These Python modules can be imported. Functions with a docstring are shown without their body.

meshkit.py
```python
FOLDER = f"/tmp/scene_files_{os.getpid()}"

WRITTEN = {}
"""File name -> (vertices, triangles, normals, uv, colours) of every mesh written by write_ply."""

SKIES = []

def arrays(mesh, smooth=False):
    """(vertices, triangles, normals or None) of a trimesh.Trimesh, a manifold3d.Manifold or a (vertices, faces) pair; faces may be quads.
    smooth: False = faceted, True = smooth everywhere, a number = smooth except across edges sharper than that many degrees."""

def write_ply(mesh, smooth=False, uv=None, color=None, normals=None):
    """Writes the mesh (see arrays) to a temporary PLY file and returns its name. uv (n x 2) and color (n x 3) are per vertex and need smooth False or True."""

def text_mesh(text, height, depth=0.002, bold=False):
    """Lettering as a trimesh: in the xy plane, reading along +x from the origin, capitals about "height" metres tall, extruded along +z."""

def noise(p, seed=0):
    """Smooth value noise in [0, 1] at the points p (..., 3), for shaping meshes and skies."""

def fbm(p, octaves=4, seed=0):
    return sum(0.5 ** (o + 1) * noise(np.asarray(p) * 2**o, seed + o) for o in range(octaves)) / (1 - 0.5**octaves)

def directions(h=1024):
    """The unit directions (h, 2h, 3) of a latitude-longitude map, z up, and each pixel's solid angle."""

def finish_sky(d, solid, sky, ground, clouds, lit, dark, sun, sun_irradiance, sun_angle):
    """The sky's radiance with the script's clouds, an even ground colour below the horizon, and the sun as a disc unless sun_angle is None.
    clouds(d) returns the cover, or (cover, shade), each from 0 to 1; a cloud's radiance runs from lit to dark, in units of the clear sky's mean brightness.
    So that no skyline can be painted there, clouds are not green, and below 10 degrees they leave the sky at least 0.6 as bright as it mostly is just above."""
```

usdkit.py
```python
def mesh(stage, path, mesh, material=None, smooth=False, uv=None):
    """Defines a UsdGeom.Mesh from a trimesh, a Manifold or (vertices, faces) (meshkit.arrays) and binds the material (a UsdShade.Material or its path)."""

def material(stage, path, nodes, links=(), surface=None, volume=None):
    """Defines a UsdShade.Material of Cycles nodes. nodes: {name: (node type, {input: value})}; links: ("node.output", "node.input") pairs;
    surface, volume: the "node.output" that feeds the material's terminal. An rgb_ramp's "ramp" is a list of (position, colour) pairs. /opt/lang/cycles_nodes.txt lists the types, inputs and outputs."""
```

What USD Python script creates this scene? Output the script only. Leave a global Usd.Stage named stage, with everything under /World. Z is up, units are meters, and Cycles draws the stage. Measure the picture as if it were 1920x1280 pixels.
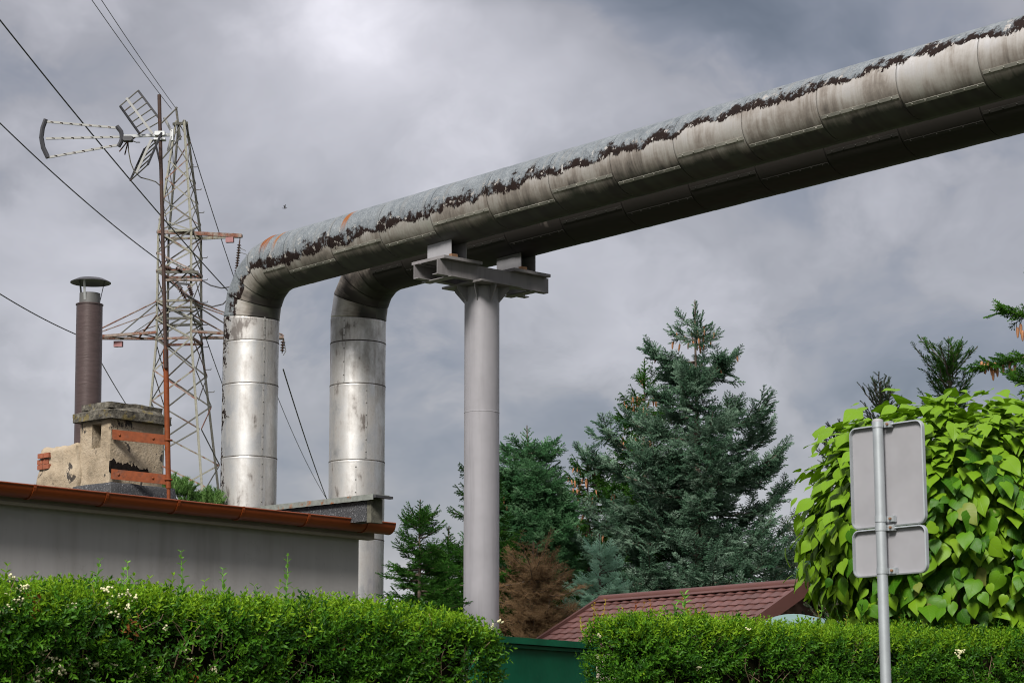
import math, random
import numpy as np, trimesh, manifold3d as m3, usdkit, meshkit
from scipy.spatial.transform import Rotation
from pxr import Usd, UsdGeom, UsdLux, UsdShade, Gf, Sdf, Vt

stage = Usd.Stage.CreateInMemory()
UsdGeom.SetStageUpAxis(stage, 'Z'); UsdGeom.SetStageMetersPerUnit(stage, 1.0)
UsdGeom.Xform.Define(stage, '/World'); UsdGeom.Scope.Define(stage, '/World/Looks')

# ------------------------------------------------------------------ camera
F, EYE = 4533.0, 1.6                       # focal length in pixels of a 1920 wide picture; eye height
PITCH = math.atan(810 / F)
cP, sP = math.cos(PITCH), math.sin(PITCH)
cam = UsdGeom.Camera.Define(stage, '/World/camera')
cam.CreateFocalLengthAttr(85.0); cam.CreateHorizontalApertureAttr(85.0 * 1920 / F)
cam.CreateClippingRangeAttr(Gf.Vec2f(0.1, 20000)); cam.CreateExposureAttr(2.05)
cam.CreateFStopAttr(11.0); cam.CreateFocusDistanceAttr(26.0)
xc = UsdGeom.Xformable(cam); xc.AddTranslateOp().Set(Gf.Vec3d(0, 0, EYE)); xc.AddRotateXOp().Set(90 + math.degrees(PITCH))

# ------------------------------------------------------------------ sun behind thin overcast
SUN_EL, SUN_AZ = math.radians(42), math.radians(200)       # azimuth = atan2(x, y): behind the camera, a little left
sun = UsdLux.DistantLight.Define(stage, '/World/sun')
sun.CreateIntensityAttr(0.40); sun.CreateAngleAttr(16.0); sun.CreateNormalizeAttr(True) if hasattr(sun, 'CreateNormalizeAttr') else None
sun.GetPrim().CreateAttribute('inputs:normalize', Sdf.ValueTypeNames.Bool).Set(True)
sun.CreateColorAttr(Gf.Vec3f(1.0, 0.965, 0.91))
xs = UsdGeom.Xformable(sun); xs.AddRotateZOp().Set(-math.degrees(SUN_AZ)); xs.AddRotateXOp().Set(math.degrees(SUN_EL) - 90)


class L(str):
    pass


class G:
    """A small node graph builder."""
    def __init__(self):
        self.nodes, self.links, self.k = {}, [], 0

    def __call__(self, kind, out=None, **inp):
        self.k += 1
        nm = f'n{self.k}'
        plain = {}
        for key, v in inp.items():
            if isinstance(v, L): self.links.append((str(v), f'{nm}.{key}'))
            else: plain[key] = v
        self.nodes[nm] = (kind, plain)
        return L(f'{nm}.{out}') if out else (lambda o: L(f'{nm}.{o}'))

    def math(self, op, a, b=0.5, c=0.0, clamp=False): return self('math', 'value', math_type=op, value1=a, value2=b, value3=c, use_clamp=clamp)
    def noise(self, vec, scale, detail=3.0, rough=0.55, dist=0.0): return self('noise_texture', 'fac', vector=vec, scale=scale, detail=float(detail), roughness=rough, distortion=float(dist))
    def ramp(self, fac, *stops): return self('rgb_ramp', 'color', fac=fac, ramp=list(stops))
    def mix(self, fac, a, b, op='mix'): return self('mix_color', 'result', blend_type=op, fac=fac, a=a, b=b)
    def step(self, v, lo, hi, a=0.0, b=1.0): return self('map_range', 'result', range_type='smoothstep', value=v, from_min=lo, from_max=hi, to_min=a, to_max=b, clamp=True)
    def mapping(self, vec, scale, loc=(0, 0, 0)): return self('mapping', 'vector', mapping_type='point', vector=vec, scale=scale, location=loc)
    def pos(self): return self('geometry', 'position')
    def obj(self): return self('texture_coordinate', 'object')
    def uv(self): return self('uvmap', 'UV', attribute='st')
    def bump(self, h, strength=0.3, dist=0.01): return self('bump', 'normal', height=h, strength=strength, distance=dist)
    def rnd(self): return self('object_info', 'random')
    def isl(self): return self('geometry', 'random_per_island')
    def done(self, name, surface=None, volume=None): return usdkit.material(stage, '/World/Looks/' + name, self.nodes, self.links, surface=surface, volume=volume)


def pix_dir(px, py):
    a, b = (px - 960) / F, (640 - py) / F
    return np.array([a, cP - b * sP, sP + b * cP])


def at(px, py, Y):
    """The point at ground distance Y whose direction is that of a picture position: used to survey where things stand."""
    r = pix_dir(px, py)
    return np.array([0, 0, EYE]) + r * (Y / r[1])


def atz(px, py, z):
    r = pix_dir(px, py)
    return np.array([0, 0, EYE]) + r * ((z - EYE) / r[2])


# ------------------------------------------------------------------ sky: a physical sky under a closed cloud cover
g = G()
d0 = g('texture_coordinate', 'generated')
sky_t = g('sky_texture', 'color', sky_type='single_scattering', sun_disc=False, sun_elevation=SUN_EL, sun_rotation=SUN_AZ, air_density=1.0, aerosol_density=2.0, ozone_density=1.0)
zc = g('separate_xyz', None, vector=d0)('z')
warp = g('noise_texture', 'color', vector=g.mapping(d0, (1, 1, 1.6)), scale=7.0, detail=4.0, roughness=0.55)
wv = g('vector_math', 'vector', math_type='multiply_add', vector1=warp, vector2=(0.07, 0.07, 0.055), vector3=d0)
wv = g('vector_math', 'vector', math_type='subtract', vector1=wv, vector2=(0.035, 0.035, 0.0275))
big = g.noise(g.mapping(wv, (1, 1, 2.0)), 5.0, 5, 0.52, 0.1)
fine = g.noise(g.mapping(wv, (1, 1, 1.5), (4, 2, 1)), 20, 6, 0.55, 0.1)
val = g.math('multiply_add', g.math('subtract', big, 0.5), 1.45, 1.0)
val = g.math('multiply_add', g.math('subtract', fine, 0.5), 0.62, val)
puff = g.noise(g.mapping(wv, (1, 1, 1.15), (1, 7, 3)), 9.5, 7, 0.55, 0.0)
val = g.math('add', val, g.step(puff, 0.46, 0.63, -0.07, 0.30))


def blob(px, py, r0, r1, amt, sx=1.0, sz=1.0):
    """A thicker or thinner part of the cloud cover."""
    global val
    c = pix_dir(px, py); c = c / np.linalg.norm(c)
    dv = g('vector_math', 'vector', math_type='subtract', vector1=wv, vector2=tuple(c))
    dv = g('vector_math', 'vector', math_type='multiply', vector1=dv, vector2=(sx, 1.0, sz))
    ln = g('vector_math', 'value', math_type='length', vector1=dv)
    val = g.math('add', val, g.step(ln, r0 / F, r1 / F, amt, 0.0))


for b in CLOUDS if 'CLOUDS' in globals() else (
        (800, 140, 60, 460, 0.72, 0.75, 1.1), (690, 70, 20, 230, 0.55, 1, 1.1), (250, 260, 100, 560, 0.26), (1110, 0, 40, 360, -0.62, 0.62, 1.5), (1500, 60, 100, 420, -0.22),
        (1150, 560, 10, 130, 0.10, 1.8, 0.8), (1650, 420, 60, 420, 0.10), (1500, 650, 100, 700, -0.12), (480, 560, 60, 420, -0.10), (60, 820, 60, 500, 0.22), (1100, 200, 40, 330, 0.18)):
    blob(*b)
val = g.math('maximum', val, 0.35)
zen = g.step(zc, 0.34, 0.95, 1.0, 2.9)          # overcast: brighter towards the zenith
tone = g.ramp(val, (0.0, (0.74, 0.835, 1.0)), (0.5, (0.775, 0.84, 1.0)), (0.8, (0.845, 0.865, 1.0)), (1.0, (0.97, 0.94, 1.0)))
cl = g('vector_math', 'vector', math_type='scale', vector1=tone, scale=g.math('multiply', g.math('multiply', val, zen), 0.86))
skyc = g.mix(0.95, sky_t, cl)
bg = g('background_shader', 'background', color=skyc, strength=0.1)
sky_mat = g.done('sky_clouds', surface=bg)
dome = UsdLux.DomeLight.Define(stage, '/World/sky'); dome.CreateIntensityAttr(1.0)
UsdShade.MaterialBindingAPI.Apply(dome.GetPrim()).Bind(sky_mat)
dome.GetPrim().SetCustomDataByKey('kind', 'structure'); dome.GetPrim().SetCustomDataByKey('label', 'grey overcast sky with a bright cloud gap'); dome.GetPrim().SetCustomDataByKey('category', 'sky')

# ------------------------------------------------------------------ helpers for prims
used, where = {}, {}


def numbered(parent, name):
    k = used.get((parent, name), 0); used[(parent, name)] = k + 1
    return f'{parent}/{name}' + (f'_{k:03d}' if k else '')


def tag(p, label=None, cat=None, group=None, kind=None):
    for k, v in (('label', label), ('category', cat), ('group', group), ('kind', kind)):
        if v: p.SetCustomDataByKey(k, v)


def thing(name, label, cat, loc=(0, 0, 0), group=None, kind=None):
    path = numbered('/World', name)
    x = UsdGeom.Xform.Define(stage, path); x.AddTranslateOp().Set(Gf.Vec3d(*map(float, loc)))
    tag(x.GetPrim(), label, cat, group, kind); where[path] = np.array(loc, float)
    return path


def origin(path): return where.get(path, np.zeros(3))


def put(parent, name, mesh, mat, smooth=30, label=None, kind=None, uv=None):
    """One mesh, given in world coordinates, as a part under parent."""
    path = numbered(parent, name)
    if isinstance(mesh, list): mesh = join(mesh)
    v, f, _ = meshkit.arrays(mesh)
    o = origin(parent)
    if uv is not None: smooth = True
    usdkit.mesh(stage, path, trimesh.Trimesh(v - o, f, process=False), mat, smooth=smooth, uv=uv)
    where[path] = o
    tag(stage.GetPrimAtPath(path), label, None, None, kind)
    return path


def group_part(parent, name, label=None):
    path = numbered(parent, name)
    UsdGeom.Xform.Define(stage, path); where[path] = origin(parent)
    if label: tag(stage.GetPrimAtPath(path), label)
    return path


def join(ms):
    vs, fs, n = [], [], 0
    for m in ms:
        v, f, _ = meshkit.arrays(m)
        vs.append(v); fs.append(f + n); n += len(v)
    return trimesh.Trimesh(np.vstack(vs), np.vstack(fs), process=False)


def nrm(v):
    v = np.asarray(v, float)
    return v / np.maximum(np.linalg.norm(v, axis=-1, keepdims=True), 1e-12)


def obox(c, ax, ay, az, bev=0.0):
    """A box centred at c with half-axis vectors."""
    c, ax, ay, az = (np.asarray(x, float) for x in (c, ax, ay, az))
    if bev:
        lx, ly, lz = (np.linalg.norm(x) for x in (ax, ay, az))
        b = min(bev, lx * .9, ly * .9, lz * .9)
        pts = []
        for sx in (-1, 1):
            for sy in (-1, 1):
                for sz in (-1, 1):
                    for (kx, ky, kz) in ((b, 0, 0), (0, b, 0), (0, 0, b)):
                        pts.append(c + sx * ax * (1 - kx / lx) + sy * ay * (1 - ky / ly) + sz * az * (1 - kz / lz))
        h = m3.Manifold.hull_points(np.array(pts)).to_mesh()
        return trimesh.Trimesh(h.vert_properties[:, :3], h.tri_verts, process=False)
    s = np.array([[-1, -1, -1], [1, -1, -1], [1, 1, -1], [-1, 1, -1], [-1, -1, 1], [1, -1, 1], [1, 1, 1], [-1, 1, 1]], float)
    v = c + s[:, :1] * ax + s[:, 1:2] * ay + s[:, 2:] * az
    f = np.array([[0, 3, 2, 1], [4, 5, 6, 7], [0, 1, 5, 4], [1, 2, 6, 5], [2, 3, 7, 6], [3, 0, 4, 7]])
    if np.dot(np.cross(ax, ay), az) < 0: f = f[:, ::-1]
    return trimesh.Trimesh(v, np.vstack([f[:, :3], f[:, [0, 2, 3]]]), process=False)


def tube(pts, r, sides=8, cap=True):
    p = np.asarray(pts, float); n = len(p)
    t = nrm(np.gradient(p, axis=0))
    ref = np.array([0, 0, 1.0]) if abs(t[0][2]) < 0.9 else np.array([1.0, 0, 0])
    a = nrm(np.cross(t[0], ref)); A = []
    for i in range(n):
        a = nrm(a - t[i] * np.dot(a, t[i])); A.append(a)
    A = np.array(A); B = np.cross(t, A)
    ang = np.arange(sides) * 2 * np.pi / sides
    R = np.broadcast_to(np.asarray(r, float), (n,))
    v = p[:, None] + R[:, None, None] * (np.cos(ang)[None, :, None] * A[:, None] + np.sin(ang)[None, :, None] * B[:, None])
    i, j = np.meshgrid(np.arange(n - 1), np.arange(sides), indexing='ij')
    q = np.stack([i * sides + j, i * sides + (j + 1) % sides, (i + 1) * sides + (j + 1) % sides, (i + 1) * sides + j], -1).reshape(-1, 4)
    v = v.reshape(-1, 3); f = np.vstack([q[:, [0, 1, 2]], q[:, [0, 2, 3]]])
    if cap:
        k = len(v); v = np.vstack([v, p[:1], p[-1:]])
        j = np.arange(sides); jn = (j + 1) % sides
        f = np.vstack([f, np.stack([np.full(sides, k), jn, j], 1), np.stack([np.full(sides, k + 1), (n - 1) * sides + j, (n - 1) * sides + jn], 1)])
    return trimesh.Trimesh(v, f, process=False)


def rod(a, b, r, sides=8): return tube([a, b], r, sides)


def bar(a, b, w, h=None, up=(0, 0, 1)):
    a, b = np.asarray(a, float), np.asarray(b, float); h = h or w
    d = b - a; t = nrm(d); s = np.cross(t, up)
    s = nrm(s) if np.linalg.norm(s) > 1e-3 else nrm(np.cross(t, (0, 1, 0)))
    return obox((a + b) / 2, d / 2, s * w / 2, np.cross(s, t) * h / 2)


def angle_bar(a, b, w, out, th=0.012):
    """A steel angle section from a to b; its two legs lie along out and across it."""
    a, b = np.asarray(a, float), np.asarray(b, float)
    d = b - a; t = nrm(d); o = nrm(np.asarray(out, float) - t * np.dot(out, t)); s = np.cross(t, o); m = (a + b) / 2
    return join([obox(m - o * w / 2, d / 2, o * w / 2 * 0 + o * th / 2, s * w / 2), obox(m - o * 0 + s * (w / 2 - th / 2), d / 2, o * (w / 2), s * th / 2)])


def lathe(profile, c, axis=(0, 0, 1), seg=32):
    """Revolve (radius, height) pairs about an axis through c."""
    ax = nrm(axis); ref = np.array([1.0, 0, 0]) if abs(ax[0]) < .9 else np.array([0, 1.0, 0])
    e1 = nrm(np.cross(ax, ref)); e2 = np.cross(ax, e1)
    pr = np.asarray(profile, float); n = len(pr); th = np.arange(seg) * 2 * np.pi / seg
    v = np.asarray(c, float) + pr[:, None, :1] * (np.cos(th)[None, :, None] * e1 + np.sin(th)[None, :, None] * e2) + pr[:, None, 1:] * ax
    i, j = np.meshgrid(np.arange(n - 1), np.arange(seg), indexing='ij')
    q = np.stack([i * seg + j, i * seg + (j + 1) % seg, (i + 1) * seg + (j + 1) % seg, (i + 1) * seg + j], -1).reshape(-1, 4)
    return trimesh.Trimesh(v.reshape(-1, 3), np.vstack([q[:, [0, 1, 2]], q[:, [0, 2, 3]]]), process=False)


def wire_pts(a, b, sag, n=40):
    t = np.linspace(0, 1, n)[:, None]
    p = np.asarray(a) * (1 - t) + np.asarray(b) * t
    p[:, 2] -= sag * 4 * (t * (1 - t))[:, 0]
    return p


def instances(parent, name, protos, pos, x_dir, z_dir, scale, idx, kind='stuff', label=None):
    """Many small copies of a few prototype meshes as one part: prototypes lie along +x with +z up."""
    path = numbered(parent, name)
    pi = UsdGeom.PointInstancer.Define(stage, path); o = origin(parent)
    rel = pi.CreatePrototypesRel()
    for k, (mesh, mat) in enumerate(protos):
        pp = f'{path}/kinds/kind_of_{k}'
        v, f, _ = meshkit.arrays(mesh)
        usdkit.mesh(stage, pp, trimesh.Trimesh(v, f, process=False), mat, smooth=False)
        rel.AddTarget(pp)
    x = nrm(x_dir); y = nrm(np.cross(z_dir, x)); z = np.cross(x, y)
    q = Rotation.from_matrix(np.stack([x, y, z], -1)).as_quat()
    pi.CreatePositionsAttr(Vt.Vec3fArray.FromNumpy((pos - o).astype(np.float32)))
    pi.CreateOrientationsAttr(Vt.QuathArray([Gf.Quath(float(a[3]), float(a[0]), float(a[1]), float(a[2])) for a in q]))
    s = np.asarray(scale, float); s = np.repeat(s[:, None], 3, 1) if s.ndim == 1 else s
    pi.CreateScalesAttr(Vt.Vec3fArray.FromNumpy(s.astype(np.float32)))
    pi.CreateProtoIndicesAttr(Vt.IntArray.FromNumpy(np.asarray(idx, np.int32)))
    tag(pi.GetPrim(), label, None, None, kind)
    return path


# ------------------------------------------------------------------ materials
def plain(name, col, rough=0.6, metal=0.0, var=0.12, nscale=6.0, bump=0.0, bscale=40.0, spec=0.5):
    g = G(); o = g.obj()
    n = g.noise(o, nscale, 5, 0.6)
    c = g.ramp(n, (0.25, tuple(x * (1 - var) for x in col)), (0.75, tuple(min(1, x * (1 + var)) for x in col)))
    kw = dict(base_color=c, roughness=rough, metallic=metal, specular_ior_level=spec)
    if bump: kw['normal'] = g.bump(g.noise(o, bscale, 4, 0.6), bump, 0.01)
    return g.done(name, surface=g('principled_bsdf', 'BSDF', **kw))


def leafy(name, cols, trans=0.35, rough=0.5, spec=0.12, clump=None):
    """Leaves: tone varies from leaf to leaf and copy to copy; light passes through."""
    g = G()
    r = g.math('fraction', g.math('add', g.isl(), g.rnd()))
    if clump:
        r = g.math('add', g.math('multiply', r, 0.55), g.math('multiply', g.step(g.noise(g.pos(), clump, 2), 0.3, 0.7), 0.45))
    c = g.ramp(r, *[(k / (len(cols) - 1), x) for k, x in enumerate(cols)])
    p = g('principled_bsdf', 'BSDF', base_color=c, roughness=rough, specular_ior_level=spec)
    t = g('translucent_bsdf', 'BSDF', color=g.mix(0.5, c, tuple(x for x in cols[-1])))
    return g.done(name, surface=g('mix_closure', 'closure', fac=trans, closure1=p, closure2=t))


def rusty(name, paint, rust=(0.20, 0.075, 0.035), lo=0.5, hi=0.62, scale=7.0, rough=0.65, shade=None):
    g = G(); o = g.obj()
    r = g.rnd()
    n = g.math('add', g.noise(o, scale, 6, 0.65), g.math('multiply', g.math('subtract', r, 0.5), 0.16))
    n2 = g.noise(o, scale * 3.5, 4, 0.6)
    pc = g.ramp(n2, (0.3, tuple(x * 0.72 for x in paint)), (0.7, tuple(min(1, x * 1.12) for x in paint)))
    rc = g.ramp(n2, (0.3, tuple(x * 0.55 for x in rust)), (0.7, tuple(x * 1.5 for x in rust)))
    c = g.mix(g.step(n, lo, hi), pc, rc)
    return g.done(name, surface=g('principled_bsdf', 'BSDF', base_color=c, roughness=rough, specular_ior_level=0.18, normal=g.bump(n, 0.3, 0.005)))


def cladding(name, vertical, coat, top=False, rear=False, duller=0.0):
    """Weathered aluminium pipe cladding. UV: x = metres round the pipe from its outer side, y = metres along it."""
    g = G(); uv = g.uv()
    xyz = g('separate_xyz', None, vector=uv); x, s = xyz('x'), xyz('y')
    ax = g.math('absolute', x)
    r = g.rnd()
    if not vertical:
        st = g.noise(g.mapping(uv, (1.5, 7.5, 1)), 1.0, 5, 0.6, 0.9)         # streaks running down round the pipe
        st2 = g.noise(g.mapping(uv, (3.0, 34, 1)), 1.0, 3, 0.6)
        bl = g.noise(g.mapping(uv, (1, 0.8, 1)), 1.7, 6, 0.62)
        dirt_shade = g.math('multiply_add', g.math('subtract', st, 0.5), 0.85, g.math('multiply_add', g.math('subtract', bl, 0.5), 1.5, 0.56 + duller + (0.75 if rear else 0.0)))  # rear run darker: grime plus the shade of its sheltered place
        dirt_shade = g.math('multiply_add', g.math('subtract', st2, 0.5), 0.20, dirt_shade)
        dirt_shade = g.math('add', dirt_shade, g.math('add', g.step(ax, 0.55, 0.95, -0.20, 0.12), g.step(ax, 0.86, 1.16, 0.0, 0.85)))  # paler upper band, near-black underside: highlight and shade put into the colour
        dirt_shade = g.math('multiply_add', g.math('subtract', r, 0.5), 0.20, dirt_shade)
        c = g.ramp(dirt_shade, (0.0, (0.62, 0.60, 0.57)), (0.3, (0.42, 0.395, 0.365)), (0.6, (0.20, 0.175, 0.152)), (0.85, (0.070, 0.060, 0.052)), (1.0, (0.018, 0.015, 0.013)))
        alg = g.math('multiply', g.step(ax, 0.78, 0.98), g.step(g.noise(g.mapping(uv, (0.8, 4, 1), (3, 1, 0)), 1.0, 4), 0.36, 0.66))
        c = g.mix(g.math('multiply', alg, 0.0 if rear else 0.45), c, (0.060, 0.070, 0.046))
        metal = g.ramp(dirt_shade, (0.1, (0.75,) * 3), (0.8, (0.12,) * 3))
        rough = g.ramp(dirt_shade, (0.0, (0.40,) * 3), (0.7, (0.60,) * 3))
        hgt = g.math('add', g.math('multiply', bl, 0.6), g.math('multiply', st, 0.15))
    else:
        bl = g.noise(g.mapping(uv, (1.5, 1, 1)), 2.4, 8, 0.66, 0.25)
        bl2 = g.noise(g.mapping(uv, (3, 0.6, 1), (2, 5, 0)), 3.0, 6, 0.65, 0.2)
        sp = g.noise(uv, 55, 3, 0.7)
        drip = g.noise(g.mapping(uv, (16, 0.9, 1)), 1.0, 4, 0.6)
        dirt_shade = g.math('multiply_add', g.math('subtract', bl, 0.5), 2.8, 0.42)
        dirt_shade = g.math('multiply_add', g.math('subtract', bl2, 0.5), 1.1, dirt_shade)
        dirt_shade = g.math('multiply_add', g.math('subtract', drip, 0.5), 0.7, dirt_shade)
        dirt_shade = g.math('multiply_add', g.math('subtract', r, 0.5), 0.25, dirt_shade)
        dirt_shade = g.math('add', dirt_shade, g.step(g.math('add', sp, g.math('multiply', bl2, 0.25)), 0.80, 0.88, 0.0, 0.6))
        if top: dirt_shade = g.math('add', dirt_shade, 0.20)
        c = g.ramp(dirt_shade, (0.0, (0.64, 0.635, 0.625)), (0.4, (0.48, 0.47, 0.455)), (0.75, (0.36, 0.345, 0.33)), (1.0, (0.14, 0.125, 0.115)))
        metal = g.ramp(dirt_shade, (0.1, (1.0,) * 3), (0.9, (0.5,) * 3))
        rough = g.ramp(dirt_shade, (0.0, (0.42,) * 3), (0.8, (0.56,) * 3))
        hgt = g.math('multiply', bl, 0.6)
    if coat:
        # old bitumen and grey mastic brushed along the outer side; its edge has crumbled and dried black
        edge_b = g.noise(g.mapping(uv, (1, 1.2, 1)), 1.5, 4, 0.6)
        edge_f = g.noise(g.mapping(uv, (0.7, 1.5, 1)), 24.0, 5, 0.75)
        th = g('map_range', 'result', range_type='linear', value=s, from_min=(-2.5 if vertical else COAT[0]), from_max=(0.0 if vertical else COAT[1]), to_min=(0.50 if vertical else COAT[2]), to_max=(0.64 if vertical else COAT[3]), clamp=True)
        th = g.math('multiply_add', g.math('subtract', edge_b, 0.5), 0.75 if vertical else 0.42, th)
        th = g.math('multiply_add', g.math('subtract', edge_f, 0.5), 0.17, th)
        d = g.math('subtract', th, ax)
        m = g.step(d, 0.0, 0.012)
        flake = g.noise(g.mapping(uv, (1, 1, 1), (7, 3, 0)), 9.0, 5, 0.65)
        bare = g.math('multiply', g.step(flake, 0.50 if vertical else 0.60, 0.52 if vertical else 0.612), g.step(d, 0.02, 0.32, 1.0, 0.0))
        m = g.math('multiply', m, g.math('subtract', 1.0, bare))
        bandw = g.math('multiply_add', g.math('subtract', g.noise(g.mapping(uv, (1.0, 1.0, 1), (1, 9, 0)), 3.4, 8, 0.74), 0.45), 1.0, 0.40 if vertical else 0.065)
        dk = g.step(g.math('subtract', d, bandw), -0.03, 0.05, 1.0, 0.0)
        mott = g.math('add', g.math('multiply', g.noise(uv, 38, 5, 0.75), 0.6), g.math('multiply', g.noise(uv, 5, 5, 0.7), 0.4))
        grey = g.ramp(mott, (0.3, (0.035, 0.042, 0.05)), (0.45, (0.105, 0.118, 0.13)), (0.6, (0.18, 0.195, 0.207)), (0.74, (0.33, 0.33, 0.33)))
        grey = g.mix(g.math('multiply', g.step(g.noise(g.mapping(uv, (0.5, 9, 1)), 1.0, 4), 0.5, 0.75), 0.5), grey, (0.17, 0.165, 0.155))
        cc = g.mix(dk, grey, g.ramp(mott, (0.3, (0.006, 0.0045, 0.004)), (0.7, (0.020, 0.012, 0.010))))
        for (s0, w0, tone) in RUST:
            rs = g.math('multiply', g.step(g.math('absolute', g.math('subtract', s, s0)), w0 * 0.5, w0, 1.0, 0.0), g.step(ax, 0.34, 0.62, 1.0, 0.0))
            rs = g.math('multiply', rs, g.step(g.noise(g.mapping(uv, (1.2, 15, 1)), 1.0, 3), 0.44, 0.58))
            cc = g.mix(rs, cc, tone)
        c = g.mix(m, c, cc)
        metal = g.mix(m, metal, (0.0, 0.0, 0.0)); rough = g.mix(m, rough, (0.85, 0.85, 0.85))
        hgt = g.math('add', hgt, g.math('multiply', m, g.math('multiply_add', mott, 0.5, 0.3)))
    p = g('principled_bsdf', 'BSDF', base_color=c, metallic=metal, roughness=rough, normal=g.bump(hgt, 0.22, 0.012), specular_ior_level=(g.mix(m, (0.5,) * 3, (0.08,) * 3) if coat else 0.4))
    return g.done(name, surface=p)


M = {}
M['galv'] = plain('galvanised_steel', (0.36, 0.385, 0.40), 0.42, 0.55, 0.12, 9)
M['signback'] = plain('sign_back_grey', (0.225, 0.222, 0.235), 0.6, 0.0, 0.10, 4)
M['rustbolt'] = plain('rusty_bolt', (0.16, 0.085, 0.045), 0.8, 0.2, 0.35, 60)


def grimy(name, col, rough, streak, rust, dens=0.62):
    g = G(); o = g.obj()
    n = g.noise(g.mapping(o, (9, 9, 0.5)), 1.0, 5, 0.62); n2 = g.noise(o, 3.0, 5, 0.6); n3 = g.noise(o, 26, 5, 0.7)
    c = g.ramp(n2, (0.3, tuple(x * 0.92 for x in col)), (0.7, tuple(x * 1.06 for x in col)))
    c = g.mix(g.math('multiply', g.step(n, 0.46, 0.72), streak), c, tuple(x * 0.45 for x in col))
    c = g.mix(g.math('multiply', g.step(n3, dens, dens + 0.05), rust), c, (0.10, 0.045, 0.022))
    return g.done(name, surface=g('principled_bsdf', 'BSDF', base_color=c, roughness=rough, normal=g.bump(n3, 0.05, 0.004)))


M['beam'] = grimy('grey_beam_paint', (0.165, 0.155, 0.157), 0.5, 0.45, 0.7, 0.66)
M['greypaint'] = grimy('grey_painted_steel', (0.215, 0.208, 0.222), 0.42, 0.28, 0.5, 0.70)

M['brownpaint'] = rusty('brown_mast_paint', (0.155, 0.038, 0.011), (0.10, 0.035, 0.018), 0.56, 0.7, 9)
M['rustmast'] = rusty('rusty_mast', (0.045, 0.027, 0.022), (0.10, 0.038, 0.018), 0.5, 0.66, 12)
M['gutter'] = plain('copper_brown_gutter', (0.145, 0.029, 0.006), 0.36, 0.0, 0.14, 3, 0.05, 20, 0.3)
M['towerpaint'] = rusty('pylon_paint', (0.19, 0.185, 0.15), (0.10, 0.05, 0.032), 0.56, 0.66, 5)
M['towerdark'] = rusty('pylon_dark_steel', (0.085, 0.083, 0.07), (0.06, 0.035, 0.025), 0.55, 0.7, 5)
M['towerrust'] = rusty('pylon_rusty', (0.20, 0.16, 0.135), (0.13, 0.055, 0.036), 0.44, 0.58, 5)
M['black'] = plain('black_plastic', (0.022, 0.022, 0.026), 0.45)
M['wire'] = plain('dark_wire', (0.03, 0.03, 0.033), 0.6)
M['insul'] = plain('dark_insulator', (0.05, 0.028, 0.022), 0.25)
M['alu'] = plain('aluminium', (0.40, 0.41, 0.41), 0.4, 0.6, 0.1, 20)
M['white'] = plain('white_tube', (0.22, 0.22, 0.21), 0.5)
M['redplate'] = plain('faded_red_plate', (0.22, 0.10, 0.10), 0.7, 0, 0.2, 12)
M['green'] = plain('green_gate_paint', (0.004, 0.066, 0.034), 0.38, 0.0, 0.25, 5, 0.15, 25, 0.3)
M['bark'] = plain('bark', (0.075, 0.055, 0.04), 0.9, 0, 0.4, 20, 0.6, 30)
M['twig'] = plain('twig', (0.17, 0.115, 0.07), 0.9, 0, 0.4, 15)
M['deadwood'] = plain('dead_twig', (0.13, 0.078, 0.042), 0.9, 0, 0.35, 8)
M['tile'] = None
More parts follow.
